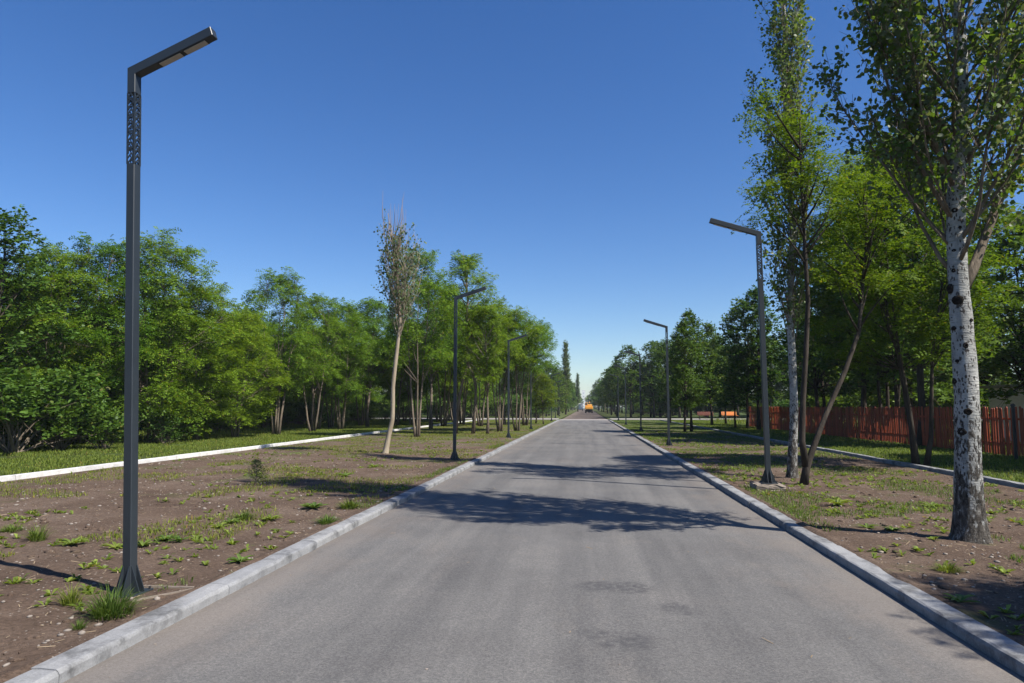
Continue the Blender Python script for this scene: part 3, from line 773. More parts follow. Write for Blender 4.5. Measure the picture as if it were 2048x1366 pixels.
# --- right: trees in front of and behind the fence
FG = "trees along the red fence"
L_open = make_locust(28, 10, 2.9, 2.7, 56, stems=3, per=32, bark=M_barkd, leafmat=M_locust2)
put(L_open, 8.9, 19.6, 9.4, 2.0, "light green locust behind the leaning stem, between the two white poplars", FG)
put_px(B2, 1843, 892, 330, 1.0, "tree with two dark trunks in front of the fence left of the large poplar", FG)
put_px(L_open, 1781, 879, 300, 4.0, "dark trunked locust before the fence, left of the two dark trunks", FG)
put_px(B1, 1802, 884, 420, 3.0, "slender tree just left of the two dark trunks before the fence", FG, .8)
put_px(B2, 1731, 878, 420, 5.0, "dark tree before the fence behind the leaning stem", FG)
put_px(B1, 1495, 858, 600, .5, "dark tree at the far end of the red fence", FG, .85)
put_px(B3, 1518, 860, 575, 2.0, "second dark tree from the far end of the red fence", FG)
put_px(B1, 1471, 856, 690, 4.0, "smaller tree left of the far end of the red fence", FG, .9)
put_px(B2, 1640, 868, 540, 2.6, "dark tree before the fence right of the slim poplar", FG)
put(L_open, 16.4, 17.2, 9.5, 1.0, "light green tree behind the red fence at the right edge, beside the large white poplar", FG)
behind = "dark tree growing behind the red fence"
kb = 0
for (x, y, H, k) in ((17, 20, 8.5, B1), (20, 25, 9, B2), (16.5, 27.5, 9, B3), (16.6, 37, 9, B1), (17, 44, 9.5, B2), (17, 51, 9.5, B1), (21, 39, 9.5, B2), (22, 47, 10, B1), (18, 58, 10, B3), (22, 56, 9.6, B2), (26, 52, 10, B1), (27, 40, 9.5, B2), (26, 24, 8.4, B1), (24, 62, 10, B1), (30, 47, 10, B3), (31, 60, 10, B2), (30, 32, 9, B1)):
    lab_ = behind+" in the rear"
    if x < 18.5: lab_ = "%s dark tree close behind the red fence, counted from the photo's right edge" % ORD[kb]; kb += 1
    put(k, x, y, H, rr.uniform(0, 6.28), lab_, "trees behind the red fence", 1.1)
put(L_high1, 8.8, 3.3, 7.2, 1.0, "tree beside the right verge nearest to the viewer", None, .95)

# --- right: dark row by the lamps further on
RG = "dark trees along the right side before the crossing path"
put_px(B3, 1370, 864, 640, 1.0, "pair-standing dark tree nearer of two right of the second right lamp, pointed top", RG, .9)
put_px(B3, 1383, 862, 620, 2.5, "tallest pointed dark tree right of the second right lamp", RG, .9)
put_px(B3, 1424, 850, 645, 4.2, "pointed dark tree halfway between the second right lamp and the red fence", RG, 1.0)
put_px(B1, 1340, 846, 680, .4, "round dark tree just behind the second right lamp", RG, .85)
put_px(B2, 1452, 848, 690, 5.0, "low rounded dark tree left of the orange bench", RG)
dark = "round dark tree in the rear row beyond the crossing path on the right"
for i_, (x, y, H) in enumerate(((6.3, 98, 10.3), (9.6, 99, 10.8), (13, 98, 11), (17, 99, 11), (21, 98, 11), (25.5, 99, 11), (30, 98, 11), (34.5, 99, 11), (11, 104, 11.5), (15, 105, 12), (20, 106, 12), (26, 106, 12), (32, 107, 12))):
    put((B1, B2)[rr.randrange(2)], x, y, H, rr.uniform(0, 6.28), dark if i_ > 7 else "%s round dark tree from the road, front row beyond the crossing path on the right" % ORD[i_], "trees beyond the crossing path on the right", 1.05)
endl = "tree closing the far end of the avenue"
for (x, y, H) in ((-9, 440, 11), (-6, 446, 10), (-3.6, 450, 8), (3.5, 440, 11), (6.5, 436, 12), (1.4, 446, 9), (10, 440, 12), (-14, 440, 11)):
    put((B1, B2)[rr.randrange(2)], x, y, H, rr.uniform(0, 6.28), endl, "trees closing the far end of the avenue", 1.1)
# --- beyond the crossing path: the avenue
av = "tree in the rear rows of the far avenue beyond the crossing path"
cnt = {1: 0, -1: 0}
y = 110
while y < 420:
    for sx in (1, -1):
        for off in (4.6, 9.0, 14.5):
            H = rr.uniform(8.2, 10.2)*(1.0 if y < 250 else 1.15)
            pr = (B1, B2, L_high1, L_yng, BL)[rr.randrange(5)] if sx < 0 or y > 170 else (B1, B2)[rr.randrange(2)]
            if off > 14 and y > 200: continue
            lab_ = av if off > 5 else "%s far avenue tree from the crossing path, front row on the %s" % (ORD[cnt[sx]], "right" if sx > 0 else "left")
            if off < 5: cnt[sx] += 1
            put(pr, sx*(off+1.0)-.25+rr.uniform(-.7, .7), y+rr.uniform(-2, 2), H, rr.uniform(0, 6.28), lab_, "far avenue trees")
    y += 9.5 if y < 220 else 16
for (px, py, tp_, lab) in ((1132, 829, 692, "tall dark columnar poplar far off on the left of the avenue"), (1156, 823, 752, "second columnar poplar further along the left of the avenue")):
    q = at(px, py, .09); H = height_at(px, tp_, q)
    if lab[0] == "t":
        far_pop, _, _ = poplar_tree("poplar_tree", dict(seed=81, trunk_pts=[(0, 0, -.1), (.05, 0, 5), (0, 0, 10), (0, 0, 13)], trunk_r=[.22, .16, .09, .02], zlow=2.4, ztop=13., nb=80, spread=.55, blen=3.4, leaf=.16, dens=13, twigs=12, sides=8, bark=M_barkd),
            M_barkd, M_pop, lab, (q.x, q.y, .08)); far_pop.scale = (H/13,)*3
    else: copy_thing(far_pop, (q.x, q.y, .08), 2, H/13, lab)

# ------------------------------------------------------------------ street lamps
LW, LZ, LT = .096, 4.07, 4.79        # pole width, lattice from / to
LTOP, LARM, LPHI = 5.05, 1.04, R_(18)
def make_lamp():
    root = thing("street_lamp"); root["category"] = "street lamp"; h = LW/2
    obj("pole", bevel(MB().box((0, 0, (LZ+.02)/2), (LW, LW, LZ-.02)).mesh("pole", M_lamp), .006), root)
    # pierced section: corner posts with a web of little triangles on each face
    mb = MB(); rg = random.Random(2)
    for sx in (-1, 1):
        for sy in (-1, 1): mb.box((sx*(h-.006), sy*(h-.006), (LZ+LT)/2), (.012, .012, LT-LZ))
    rows = 13; dz = (LT-LZ)/rows; th = .004; wb = .0135
    def bar(face, u0, z0, u1, z1):
        a, s = face; d = Vector((u1-u0, 0, z1-z0)); L = d.length; ang = math.atan2(d.z, d.x)
        c = Vector(((u0+u1)/2, 0, (z0+z1)/2)); r = Matrix.Rotation(-ang, 3, 'Y')
        if a == 'y': mb.box((c.x, s*(h-.003), c.z), (L, th, wb), r)
        else: mb.box((s*(h-.003), c.x, c.z), (L, th, wb), Matrix.Rotation(math.pi/2, 3, 'Z') @ r)
    e = h-.010
    for face in (('y', -1), ('y', 1), ('x', -1), ('x', 1)):
        for i in range(rows):
            z0 = LZ+i*dz; z1 = z0+dz; m = rg.uniform(-.3, .3)*e; sg = 1 if i % 2 else -1
            bar(face, -e, z0, m, z1); bar(face, m, z1, e, z0)
            bar(face, -e*.1+sg*e*.5, z0, sg*e, z1-.01)
            if i % 3 == 0: bar(face, -e, z0, e, z0)
    obj("pierced_section", mb.mesh("pierced_section", M_lamp), root)
    c, s = math.cos(LPHI), math.sin(LPHI); t0 = LW*(1-s)/c
    P0 = (-h, LTOP); aw = LW
    poly = [(-h, LT), (h, LT), (h, LTOP-aw*c+t0*s), (-h+aw*s+LARM*c, LTOP-aw*c+LARM*s), (-h+LARM*c, LTOP+LARM*s), P0]
    arm = obj("arm", bevel(MB().prism(poly, -h, h).mesh("arm", M_lamp), .005), root)
    # lens panels let into the underside
    for k, (u0, u1) in enumerate(((.36, .62), (.67, .93))):
        um = (u0+u1)/2
        ctr = Vector((-h+aw*s+um*c, 0, LTOP-aw*c+um*s)); rot = Matrix.Rotation(-LPHI, 3, 'Y')
        fr = obj("lens_frame", MB().box(ctr+rot @ Vector((0, 0, -.001)), (u1-u0+.035, LW*.86, .008), rot).mesh("lens_frame", M_ledd), root)
        mb2 = MB().box(ctr+rot @ Vector((0, 0, -.006)), (u1-u0, LW*.68, .010), rot)
        obj("lens", mb2.mesh("lens", M_led), fr)
    obj("base_plate", bevel(MB().box((0, 0, .008), (.30, .30, .018)).mesh("base_plate", M_lamp), .004), root)
    g = MB().prism([(h, .017), (h+.09, .017), (h+.09, .03), (h+.004, .26), (h, .26)], -.005, .005).mesh("gusset", M_lamp)
    for k in range(4):
        for off in (-.034, .034):
            o = obj("gusset", g, root); o.rotation_euler = (0, 0, k*math.pi/2)
            o.location = Matrix.Rotation(k*math.pi/2, 3, 'Z') @ Vector((0, off, 0))
    bl = MB()
    for sx in (-1, 1):
        for sy in (-1, 1): bl.tube([(sx*.125, sy*.125, .01), (sx*.125, sy*.125, .04)], [.013, .013], 6)
    obj("bolts", bl.mesh("bolts", M_black), root)
    return root
lamp0 = make_lamp(); used_l = [0]
def lamp(x, y, flip, label, lean=(0, 0), z=None, rz=0, group=None):
    z = gzf(x, y)-.01 if z is None else z
    if not used_l[0]: o = lamp0; used_l[0] = 1; o["label"] = label
    else: o = copy_thing(lamp0, (x, y, z), 0, 1, label)
    o.location = (x, y, z); o.rotation_euler = (lean[0], lean[1], (math.pi if flip else 0)+rz)
    o["group"] = "dark square street lamps along the road"; return o
p = at(260, 1178, .10); lamp(p.x, p.y, False, "nearest and largest dark square lamp post, on the bare soil at the left", (R_(.2), R_(-2.6)), None, R_(-2)).scale = (.84, .95, .945)
q = at(1537, 970, .14); lamp(q.x, q.y, True, "first dark lamp post on the right, standing on a raised concrete slab", (0, R_(.3)), .175)
for (px, py, lab) in ((909, 917, "second dark lamp post on the left, before the locust trees"), (1017, 875, "third dark lamp post on the left, against the umbrella-shaped locusts"),
                      (1062, 858, "fourth dark lamp post on the left, slim among the locust crowns"), (1103, 842, "fifth visible dark lamp post on the left, just before the crossing path")):
    p = at(px, py, .09); lamp(p.x, p.y, False, lab)
for (px, py, lab) in ((1338, 889, "second dark lamp post on the right, arm against the sky"), (1282, 861, "third dark lamp post on the right, against dark trees"),
                      (1252, 849, "fourth dark lamp post on the right, against dark trees"), (1237, 841, "fifth dark lamp post on the right, close to the crossing path")):
    p = at(px, py, .09); lamp(p.x, p.y, True, lab)
lamp(-4.3, 97, False, "small far lamp post on the left just beyond the crossing path")
lamp(-4.4, 113, False, "smallest lamp post on the left, furthest along the avenue")
# foundations
slb = bmesh.new(); bmesh.ops.create_cube(slb, size=1); bmesh.ops.subdivide_edges(slb, edges=slb.edges[:], cuts=5, use_grid_fill=True)
for v in slb.verts:
    v.co = Vector((v.co.x*.56, v.co.y*.46, v.co.z*.15+.03))+Vector([rng.uniform(-.014, .014) for _ in range(3)])*(1 if v.co.z > .1 or max(abs(v.co.x), abs(v.co.y)) > .4 else .4)
sl = bpy.data.meshes.new("foundation_slab"); slb.to_mesh(sl); slb.free(); sl.materials.append(M_slab)
o = obj("foundation_slab", sl, None, (q.x-.02, q.y-.02, .065)); o.rotation_euler = (0, 0, .06)
tag(o, "rough raised concrete slab under the first right lamp post", "slab")
p = at(260, 1178, .10)
fr = thing("foundation_frame", (p.x+.16, p.y+.0, gzf(p.x, p.y)), "pale board edging left in the soil at the foot of the nearest lamp post", "board edging")
bd = MB().box((0, 0, 0), (.52, .016, .035)).mesh("board", M_slab)
for (x, y, a) in ((.05, .19, 0.03), (.19, -.05, .95)):
    b = obj("board", bd, fr, (x, y, .0)); b.rotation_euler = (0, 0, a)

# ------------------------------------------------------------------ red picket fence
F0, F1 = Vector((13.75, 13.5, 0)), Vector((12.9, 56.5, 0))
fd = (F1-F0).normalized(); fL = (F1-F0).length
fence = thing("picket_fence", (F0.x, F0.y, .06), "long red orange picket fence behind the trees on the right", "fence")
fence.rotation_euler = (0, 0, math.atan2(fd.y, fd.x)-math.pi/2)
pk = MB().prism([(-.05, 0), (.05, 0), (.05, 1.5), (.025, 1.545), (-.025, 1.545), (-.05, 1.5)], -.010, .010).mesh("picket", M_fence)
for i in range(int(fL/.15)):
    o = obj("picket", pk, fence, (rng.uniform(-.008, .008), .08+i*.15+rng.uniform(-.008, .008), .06+rng.uniform(-.035, .03)))
    o.rotation_euler = (rng.uniform(-.02, .02), 0, math.pi/2+rng.uniform(-.06, .06))
for z in (.42, 1.22):
    obj("rail", MB().box((.032, fL/2, z), (.04, fL, .07)).mesh("rail", M_fence), fence)
ps = MB().box((.09, 0, .80), (.07, .07, 1.7)).mesh("post", M_black)
for i in range(int(fL/2.9)+1): obj("post", ps, fence, (0, .05+i*2.9, 0))
pt = at(2033, 920, .08)
o = thing("steel_post", (pt.x, pt.y, gzf(pt.x, pt.y)), "slim black steel post in the grass before the red fence at the right edge", "post")
obj("shaft", bevel(MB().box((0, 0, .8), (.075, .075, 1.62)).mesh("shaft", M_black), .006), o)
obj("cap", MB().prism([(-.05, 1.61), (.05, 1.61), (.05, 1.635), (.0, 1.68), (-.05, 1.635)], -.05, .05).mesh("cap", M_black), o)

# ------------------------------------------------------------------ benches beyond the lawn
def bench(mat, loc, rz, label):
    r = thing("park_bench", loc, label, "bench", None, rz)
    for i in range(4): obj("seat_slat", bevel(MB().box((0, -.18+i*.12, .46), (1.9, .1, .035)).mesh("seat_slat", mat), .006), r)
    for i in range(3): obj("back_slat", bevel(MB().box((0, .27+i*.03, .60+i*.13), (1.9, .035, .105), Matrix.Rotation(R_(-14), 3, 'X')).mesh("back_slat", mat), .006), r)
    for x in (-.75, .75):
        lg = MB().box((x, -.18, .22), (.06, .05, .44)).box((x, .2, .22), (.06, .05, .44)).box((x, .01, .425), (.05, .5, .03)).box((x, .27, .66), (.05, .04, .46), Matrix.Rotation(R_(-14), 3, 'X'))
        obj("leg_frame", lg.mesh("leg_frame", M_black), r)
    return r
def fplace(px, y, z): 
    t = at(px, 830, 0); return (t.x*y/t.y, y, z)
bench(M_orangeb, fplace(1460, 84.6, .14), .25, "orange slatted park bench on the pale path left of the red fence")
bench(M_brownb, fplace(1412, 83.6, .14), .1, "red brown slatted park bench left of the orange bench")

# ------------------------------------------------------------------ buildings
shed = thing("white_building", (23.6, 31.5, 0), "low white building behind the red fence at the right edge", "building")
obj("wall", MB().box((0, 0, 1.2), (10, 5, 2.6)).mesh("wall", M_white), shed)
obj("roof", MB().box((0, 0, 2.58), (10.5, 5.5, .12)).mesh("roof", M_roof), shed)
wn = obj("window", MB().box((-2, -2.5, 1.5), (1.1, .06, .9)).mesh("window", M_white), shed)
obj("pane", MB().box((-2, -2.535, 1.5), (.96, .02, .76)).mesh("pane", M_glass), wn)
dr = obj("door", MB().box((-3.9, -2.51, 1.0), (.9, .05, 2.0)).mesh("door", M_brownb), shed)
M_pale = mat_plain("pale_glass", (.42, .46, .50), .3, .5)
blk = thing("white_tower_block", (-2.2, 640, 0), "small white tower block far away where the road vanishes", "building")
obj("wall", MB().box((0, 0, 8), (3, 8, 17)).mesh("wall", M_white), blk)
wm = MB().box((0, 0, 0), (1.0, .1, 1.0)).mesh("window", M_pale)
for i in range(1):
    for j in range(5): obj("window", wm, blk, (0, -4.02, 2+j*3))
obj("roof", MB().box((0, 0, 16.6), (3.04, 8.04, .4)).mesh("roof", M_white), blk)

# ------------------------------------------------------------------ excavator and truck on the unfinished road
ex = thing("excavator", (.72, 178, 0), "orange yellow wheeled excavator on the unfinished road in the distance", "excavator"); ex.scale = (.82, .82, .82)
M_y2 = mat_plain("yellow_paint", (.78, .42, .09), .45, .5, 0, .08)
und = MB().box((0, .2, .95), (1.7, 2.6, .5)).box((0, -1.3, .55), (2.3, .25, .3)).box((0, 1.6, .55), (2.3, .25, .3))
obj("chassis", bevel(und.mesh("chassis", M_black), .04), ex)
for x in (-.98, .98):
    for y in (-1.3, 1.6):
        ty = MB().tube([(x-.22, y, .5), (x-.16, y, .5), (x+.16, y, .5), (x+.22, y, .5)], [.44, .5, .5, .44], 20).mesh("wheel", M_rubber)
        wh = obj("wheel", ty, ex)
        obj("rim", MB().tube([(x-.24, y, .5), (x+.24, y, .5)], [.24, .24], 14).mesh("rim", M_y2), wh)
bd = MB().prism([(-1.2, 1.25), (1.2, 1.25), (1.25, 1.6), (1.25, 2.05), (1.05, 2.3), (-1.05, 2.3), (-1.25, 2.05), (-1.25, 1.6)], -1.8, 1.3).mesh("body", M_orange)
body = obj("body", bevel(bd, .09, 2), ex)
obj("engine_cover", bevel(MB().box((.25, -.7, 2.5), (1.5, 1.6, .45)).mesh("engine_cover", M_y2), .09, 2), ex)
obj("counterweight", bevel(MB().box((0, -1.95, 1.62), (2.35, .5, .75)).mesh("counterweight", M_orange), .12, 3), ex)
cab = obj("cab", bevel(MB().box((-.72, .6, 2.75), (.95, 1.35, 1.0)).mesh("cab", M_y2), .07, 2), ex)
obj("window", MB().box((-.72, -.085, 2.85), (.7, .03, .55)).mesh("window", M_glass), cab)
obj("window", MB().box((-1.205, .6, 2.85), (.03, 1.0, .55)).mesh("window", M_glass), cab)
bm_ = MB().prism([(1.0, 1.9), (1.4, 1.7), (3.0, 3.0), (4.6, 2.4), (4.7, 2.7), (3.0, 3.5)], -.18, .18)
o = obj("boom", bm_.mesh("boom", M_orange), ex); o.rotation_euler = (0, 0, math.pi/2); o.location = (.25, 0, 0)
o = obj("dipper_arm", MB().prism([(4.5, 2.75), (4.3, 2.5), (4.6, .9), (4.85, .9), (4.85, 2.6)], -.12, .12).mesh("dipper_arm", M_orange), ex); o.rotation_euler = (0, 0, math.pi/2); o.location = (.25, 0, 0)
o = obj("bucket", MB().prism([(4.2, .9), (4.9, .95), (5.0, .45), (4.6, .1), (4.1, .3)], -.45, .45).mesh("bucket", M_black), ex); o.rotation_euler = (0, 0, math.pi/2); o.location = (.25, 0, 0)
tk = thing("white_truck", (-2.2, 262, 0), "white box truck parked left of the excavator in the distance", "truck")
obj("cargo_box", bevel(MB().box((0, 0, 1.75), (2.3, 4.6, 2.2)).mesh("cargo_box", M_white), .04), tk)
cb = obj("cab", bevel(MB().prism([(-2.9, .5), (-2.4, .5), (-2.4, 0), (0, 0)][:0] or [(-1.05, .5), (1.05, .5), (1.05, 1.9), (.9, 2.35), (-.9, 2.35), (-1.05, 1.9)], 2.4, 4.2).mesh("cab", M_white), .05), tk)
obj("windscreen", MB().box((0, 4.21, 1.8), (1.7, .03, .6)).mesh("windscreen", M_glass), cb)
obj("chassis", MB().box((0, .8, .55), (1.1, 6.4, .2)).mesh("chassis", M_black), tk)
for x in (-.95, .95):
    for y in (-1.5, 3.2):
        obj("wheel", MB().tube([(x-.13, y, .42), (x+.13, y, .42)], [.42, .42], 16).mesh("wheel", M_rubber), tk)

# ------------------------------------------------------------------ shrubs at the edge of the wood
def make_shrub(seed, H, Rr, leaf, mat, n=26):
    rg = np.random.default_rng(seed); cl = [(rg.normal(0, Rr*.42), rg.normal(0, Rr*.42), H*rg.uniform(.18, .85), Rr*.42, H*.17) for _ in range(n)]
    P, D = sprays_on_clumps(rg, cl, 40, 7, .3, .1); r = thing("shrub"); r["category"] = "shrub"; r["H"] = H
    mb = MB()
    for c in cl: mb.tube(curve_pts((rg.normal(0, .06), rg.normal(0, .06), -.05), c[:3], 5, .08, rg), [.022, .016, .012, .008, .004], 4)
    obj("stems", mb.mesh("stems", M_bark), r); obj("foliage", hex_mesh("foliage", broad_leaves(rg, P, D, leaf), mat), r); return r
S1 = make_shrub(91, 2.2, 1.7, .10, M_bush, 30); S2 = make_shrub(92, 1.3, 1.0, .085, M_bush, 22)
def put_shrub(pr, px, py, H, rz, lab, group=None, wide=1):
    p = at(px, py, .09); return put(pr, p.x, p.y, H, rz, lab, group, wide)
put_shrub(S1, 25, 905, 3.3, 0, "large light green bush at the left edge below the tallest tree", None, 1.1)
put_shrub(S1, 120, 900, 2.0, 2, "rounded bush right of the large light green bush at the left edge")
put_shrub(S2, 205, 898, 1.5, 1, "small bush in the grass just left of the large lamp post")
put_shrub(S2, 330, 886, 1.2, 3, "low bush in the grass just right of the large lamp post")
us = "shrub in the shade under the locusts of the left wood"
for y in np.arange(20, 82, 2.3):
    for k in range(2):
        put((S1, S2)[rr.randrange(2)], -21.5-k*4-.02*y-rr.uniform(0, 2.5), y+rr.uniform(-1, 1), rr.uniform(1.2, 2.4), rr.uniform(0, 6), us, "shrubs under the left wood", 1.2)
us2 = "shrub in the shade under the trees behind the red fence"
for y in np.arange(37, 70, 4.5):
    put(S1, 16+rr.uniform(0, 3)+.05*y, y, rr.uniform(2.2, 3.2), rr.uniform(0, 6), us2, "shrubs behind the red fence", 1.3)
us4 = "bush in the far part of the left wood where the trunks stand close"
for x in np.arange(-62, -5.5, 2.4):
    put(S1, x, 94+rr.uniform(0, 3), rr.uniform(2.4, 3.6), rr.uniform(0, 6), us4, "bushes in the far left wood", 1.3)
us3 = "low bush among the trunks beyond the crossing path"
for x in list(np.arange(-40, -6, 3.2))+list(np.arange(12, 46, 3.2)):
    put(S1, x, 103+rr.uniform(0, 6), rr.uniform(2.0, 3.4), rr.uniform(0, 6), us3, "bushes beyond the crossing path", 1.3)
for x in list(np.arange(-95, -15, 5.5))+list(np.arange(16, 95, 5.5)):
    put(S1, x, 132+rr.uniform(-4, 4), rr.uniform(4, 5.5), rr.uniform(0, 6), us5, "thickets far beyond the crossing path", 1.7)
for sx in (1, -1):
    for x in np.arange(8.5, 90, 6.5):
        put(S1, sx*x, 214+rr.uniform(-5, 5), rr.uniform(5, 6.5), rr.uniform(0, 6), "far thicket between the trunks of the far avenue", "thickets between the far avenue trunks", 1.6)
    for y in np.arange(122, 200, 9):
        put(S1, sx*13.2, y, rr.uniform(2, 3), rr.uniform(0, 6), "low bush behind the front row of the far avenue", "bushes behind the far avenue", 1.4)
bk = "broad tree of the backdrop beyond the crossing path"
for x in list(np.arange(-60, -14, 5.0)):
    put((B1, B2, BL)[rr.randrange(3)], x, 97+rr.uniform(0, 8), rr.uniform(8, 10), rr.uniform(0, 6), bk, "trees beyond the crossing path on the left", 1.15)
bk2 = "broad tree closing the view behind the benches"
for x in list(np.arange(30, 90, 5.0)):
    put((B1, B2, BL)[rr.randrange(3)], x, 112+rr.uniform(0, 8), rr.uniform(10, 12), rr.uniform(0, 6), bk2, "trees closing the view behind the benches", 1.2)
bk3 = "broad tree behind the white building at the right edge"
for (x, y) in ((28, 40), (33, 38), (38, 36), (43, 42), (36, 46), (41, 52), (36, 55), (45, 60), (38, 66), (46, 72), (50, 50)):
    put((B1, B2)[rr.randrange(2)], x, y, rr.uniform(9, 10.5), rr.uniform(0, 6), bk3, "trees behind the white building", 1.2)
bk4 = "tree deep in the left wood closing the view between the trunks"
for y in np.arange(18, 96, 5.0):
    put((BL, L_low2, L_low1)[rr.randrange(3)], -41+rr.uniform(-2, 2)-.02*y, y, rr.uniform(7.2, 8.4), rr.uniform(0, 6), bk4, "trees deep in the left wood", 1.35)

# ------------------------------------------------------------------ weeds, grass, stones
def blades(rg, X, Y, Z, h, wd, lean=.5):
    """two-segment grass blades -> quads"""
    n = len(X); a = rg.uniform(0, 6.283, n); l = np.abs(rg.normal(0, lean, n)); hh = h*rg.uniform(.5, 1.25, n)
    B = np.stack([X, Y, Z-.005], 1); dx = np.stack([np.cos(a), np.sin(a), 0*a], 1); sd = np.stack([-np.sin(a), np.cos(a), 0*a], 1)
    M = B+np.array([0, 0, 1.])*(hh*.6)[:, None]+dx*(hh*l*.3)[:, None]
    T = B+np.array([0, 0, 1.])*(hh*np.clip(1-.35*l, .3, 1))[:, None]+dx*(hh*l*1.0)[:, None]
    w_ = (wd*rg.uniform(.7, 1.3, n))[:, None]*.5
    V = np.stack([B-sd*w_, B+sd*w_, M+sd*w_*.8, T, M-sd*w_*.8], 1)     # 5-gon blade
    return V
def blade_mesh(name, V, mat):
    n = len(V); i = np.arange(n)[:, None]*5
    F = np.concatenate([i+np.array([[0, 1, 2]]), i+np.array([[0, 2, 4]]), i+np.array([[4, 2, 3]])])
    return np_mesh(name, V.reshape(-1, 3), F, mat)
def weed_mesh(seed, n=16, L=.15, wd=.04, up=.5):
    rg = np.random.default_rng(seed); mb = MB()
    for i in range(n):
        a = rg.uniform(0, 6.283); l = L*rg.uniform(.6, 1.2); e = rg.uniform(.1, up); w2 = wd*rg.uniform(.6, 1.1)
        d = np.array([math.cos(a), math.sin(a), 0]); s = np.array([-d[1], d[0], 0]); pts = []
        for t, ww in ((0, .25), (.4, 1), (.75, .8), (1, .05)):
            c = d*l*t*(1-.2*e)+np.array([0, 0, l*(e*1.7*t-e*1.0*t*t)+.004]); ww2 = w2*ww*.5
            pts += [c-s*ww2+np.array([0, 0, ww2*.5]), c, c+s*ww2+np.array([0, 0, ww2*.5])]
        F = []
        for k in range(3):
            for j in range(2): F.append((k*3+j, k*3+j+1, (k+1)*3+j+1, (k+1)*3+j))
        mb.add(pts, F)
    return mb.mesh("weed", M_weed)
def tuft_mesh(seed, n, h, r, wd=.006, lean=.6):
    """arching blades that lean outwards from the heart of the tuft"""
    rg = np.random.default_rng(seed); a = rg.uniform(0, 6.283, n); u = np.sqrt(rg.uniform(0, 1, n)); q = r*u*.75
    ao = a+rg.normal(0, .5, n); dx = np.stack([np.cos(ao), np.sin(ao), 0*a], 1); sd = np.stack([-np.sin(ao), np.cos(ao), 0*a], 1)
    L = h*(1.1-.5*u)*rg.uniform(.55, 1.25, n); out = lean*(.25+u)*rg.uniform(.4, 1.4, n)
    P0 = np.stack([np.cos(a)*q, np.sin(a)*q, 0*a-.005], 1); ws = wd*rg.uniform(.6, 1.3, n); V = []
    for t, k in ((0, .8), (.4, 1), (.75, .7), (1, .08)):
        c = P0+dx*(L*out*t**1.8)[:, None]+np.array([0, 0, 1.])*(L*(t-.42*out*t**2.4))[:, None]
        V += [c-sd*(ws*k*.5)[:, None], c+sd*(ws*k*.5)[:, None]]
    V = np.stack(V, 1); i = np.arange(n)[:, None]*8
    F = np.concatenate([i+np.array([[0, 1, 3, 2]]), i+np.array([[2, 3, 5, 4]]), i+np.array([[4, 5, 7, 6]])])
    return np_mesh("grass_tuft", V.reshape(-1, 3), F, M_grass)
WM = [weed_mesh(i, 14+3*i, .14+.01*i, .042) for i in range(4)]
TM = [tuft_mesh(10, 430, .30, .21, .007, .85), tuft_mesh(11, 150, .2, .09, .006, .75), tuft_mesh(12, 200, .14, .13, .008, 1.0)]
def weed(px, py, name, mesh, cat, label, sc=1., group=None):
    p = at(px, py, .09); p = at(px, py, gzf(p.x, p.y)); o = obj(name, mesh, None, (p.x, p.y, gzf(p.x, p.y)-.004)); o.rotation_euler = (0, 0, rng.uniform(0, 6.28))
    o.scale = (sc, sc, sc*rng.uniform(.9, 1.1)); return tag(o, label, cat, group)
weed(222, 1232, "grass_tuft", TM[0], "grass tuft", "big bushy grass tuft beside the kerb at the foot of the nearest lamp", .84)
weed(142, 1208, "grass_tuft", TM[1], "grass tuft", "small upright grass tuft left of the big bushy tuft", 1.0)
weed(158, 1258, "grass_tuft", TM[1], "grass tuft", "tiny grass tuft below the small upright tuft left of the big one", .5)
weed(76, 1082, "grass_tuft", TM[1], "grass tuft", "spiky grass tuft furthest left on the bare soil", 1.25)
weed(145, 1092, "weed", WM[2], "weed", "leafy broad weed right of the spiky grass tuft", 1.2)
weed(232, 1096, "weed", WM[3], "weed", "leafy weed just left of the nearest lamp post", 1.1)
weed(286, 1092, "weed", WM[1], "weed", "leafy weed just right of the nearest lamp post", 1.1)
weed(332, 1082, "weed", WM[2], "weed", "left half of the leafy weed patch right of the nearest lamp post", 1.0)
weed(357, 1084, "weed", WM[0], "weed", "right half of the leafy weed patch right of the nearest lamp post", 1.0)
weed(480, 1124, "weed", WM[1], "weed", "single weed rosette close to the left kerb", 1.0)
weed(25, 1064, "grass_tuft", TM[2], "grass tuft", "flat grass tuft at the very left edge of the bare soil", 1.0)
weed(440, 1056, "weed", WM[0], "weed", "left end of the slanting line of weeds in the bare soil", 1.1)
weed(462, 1048, "weed", WM[3], "weed", "middle of the slanting line of weeds in the bare soil", 1.0)
weed(486, 1038, "grass_tuft", TM[2], "grass tuft", "grassy right end of the slanting line of weeds", 1.1)
weed(540, 1042, "weed", WM[2], "weed", "weed clump right of the slanting line of weeds", 1.2)
weed(628, 1020, "weed", WM[3], "weed", "weed near the left kerb inside the long tree shadow", 1.5)
weed(690, 952, "weed", WM[2], "weed", "bright weed between the sapling and the half dead poplar", 1.5)
weed(748, 934, "weed", WM[1], "weed", "bright weed at the foot of the half dead poplar", 1.5)
weed(655, 1046, "grass_tuft", TM[2], "grass tuft", "grass tuft leaning over the left kerb", 1.2)
weed(700, 1016, "grass_tuft", TM[2], "grass tuft", "grass tuft at the left kerb where the tree shadow crosses", 1.4)
weed(1675, 1010, "weed", WM[2], "weed", "weed clump midway between the two white poplars", 1.6)
weed(1895, 1142, "grass_tuft", TM[2], "grass tuft", "grass tuft below the large white poplar on its left", .9)
weed(1920, 1204, "weed", WM[0], "weed", "weed standing in the shade near the right kerb", 1.0)
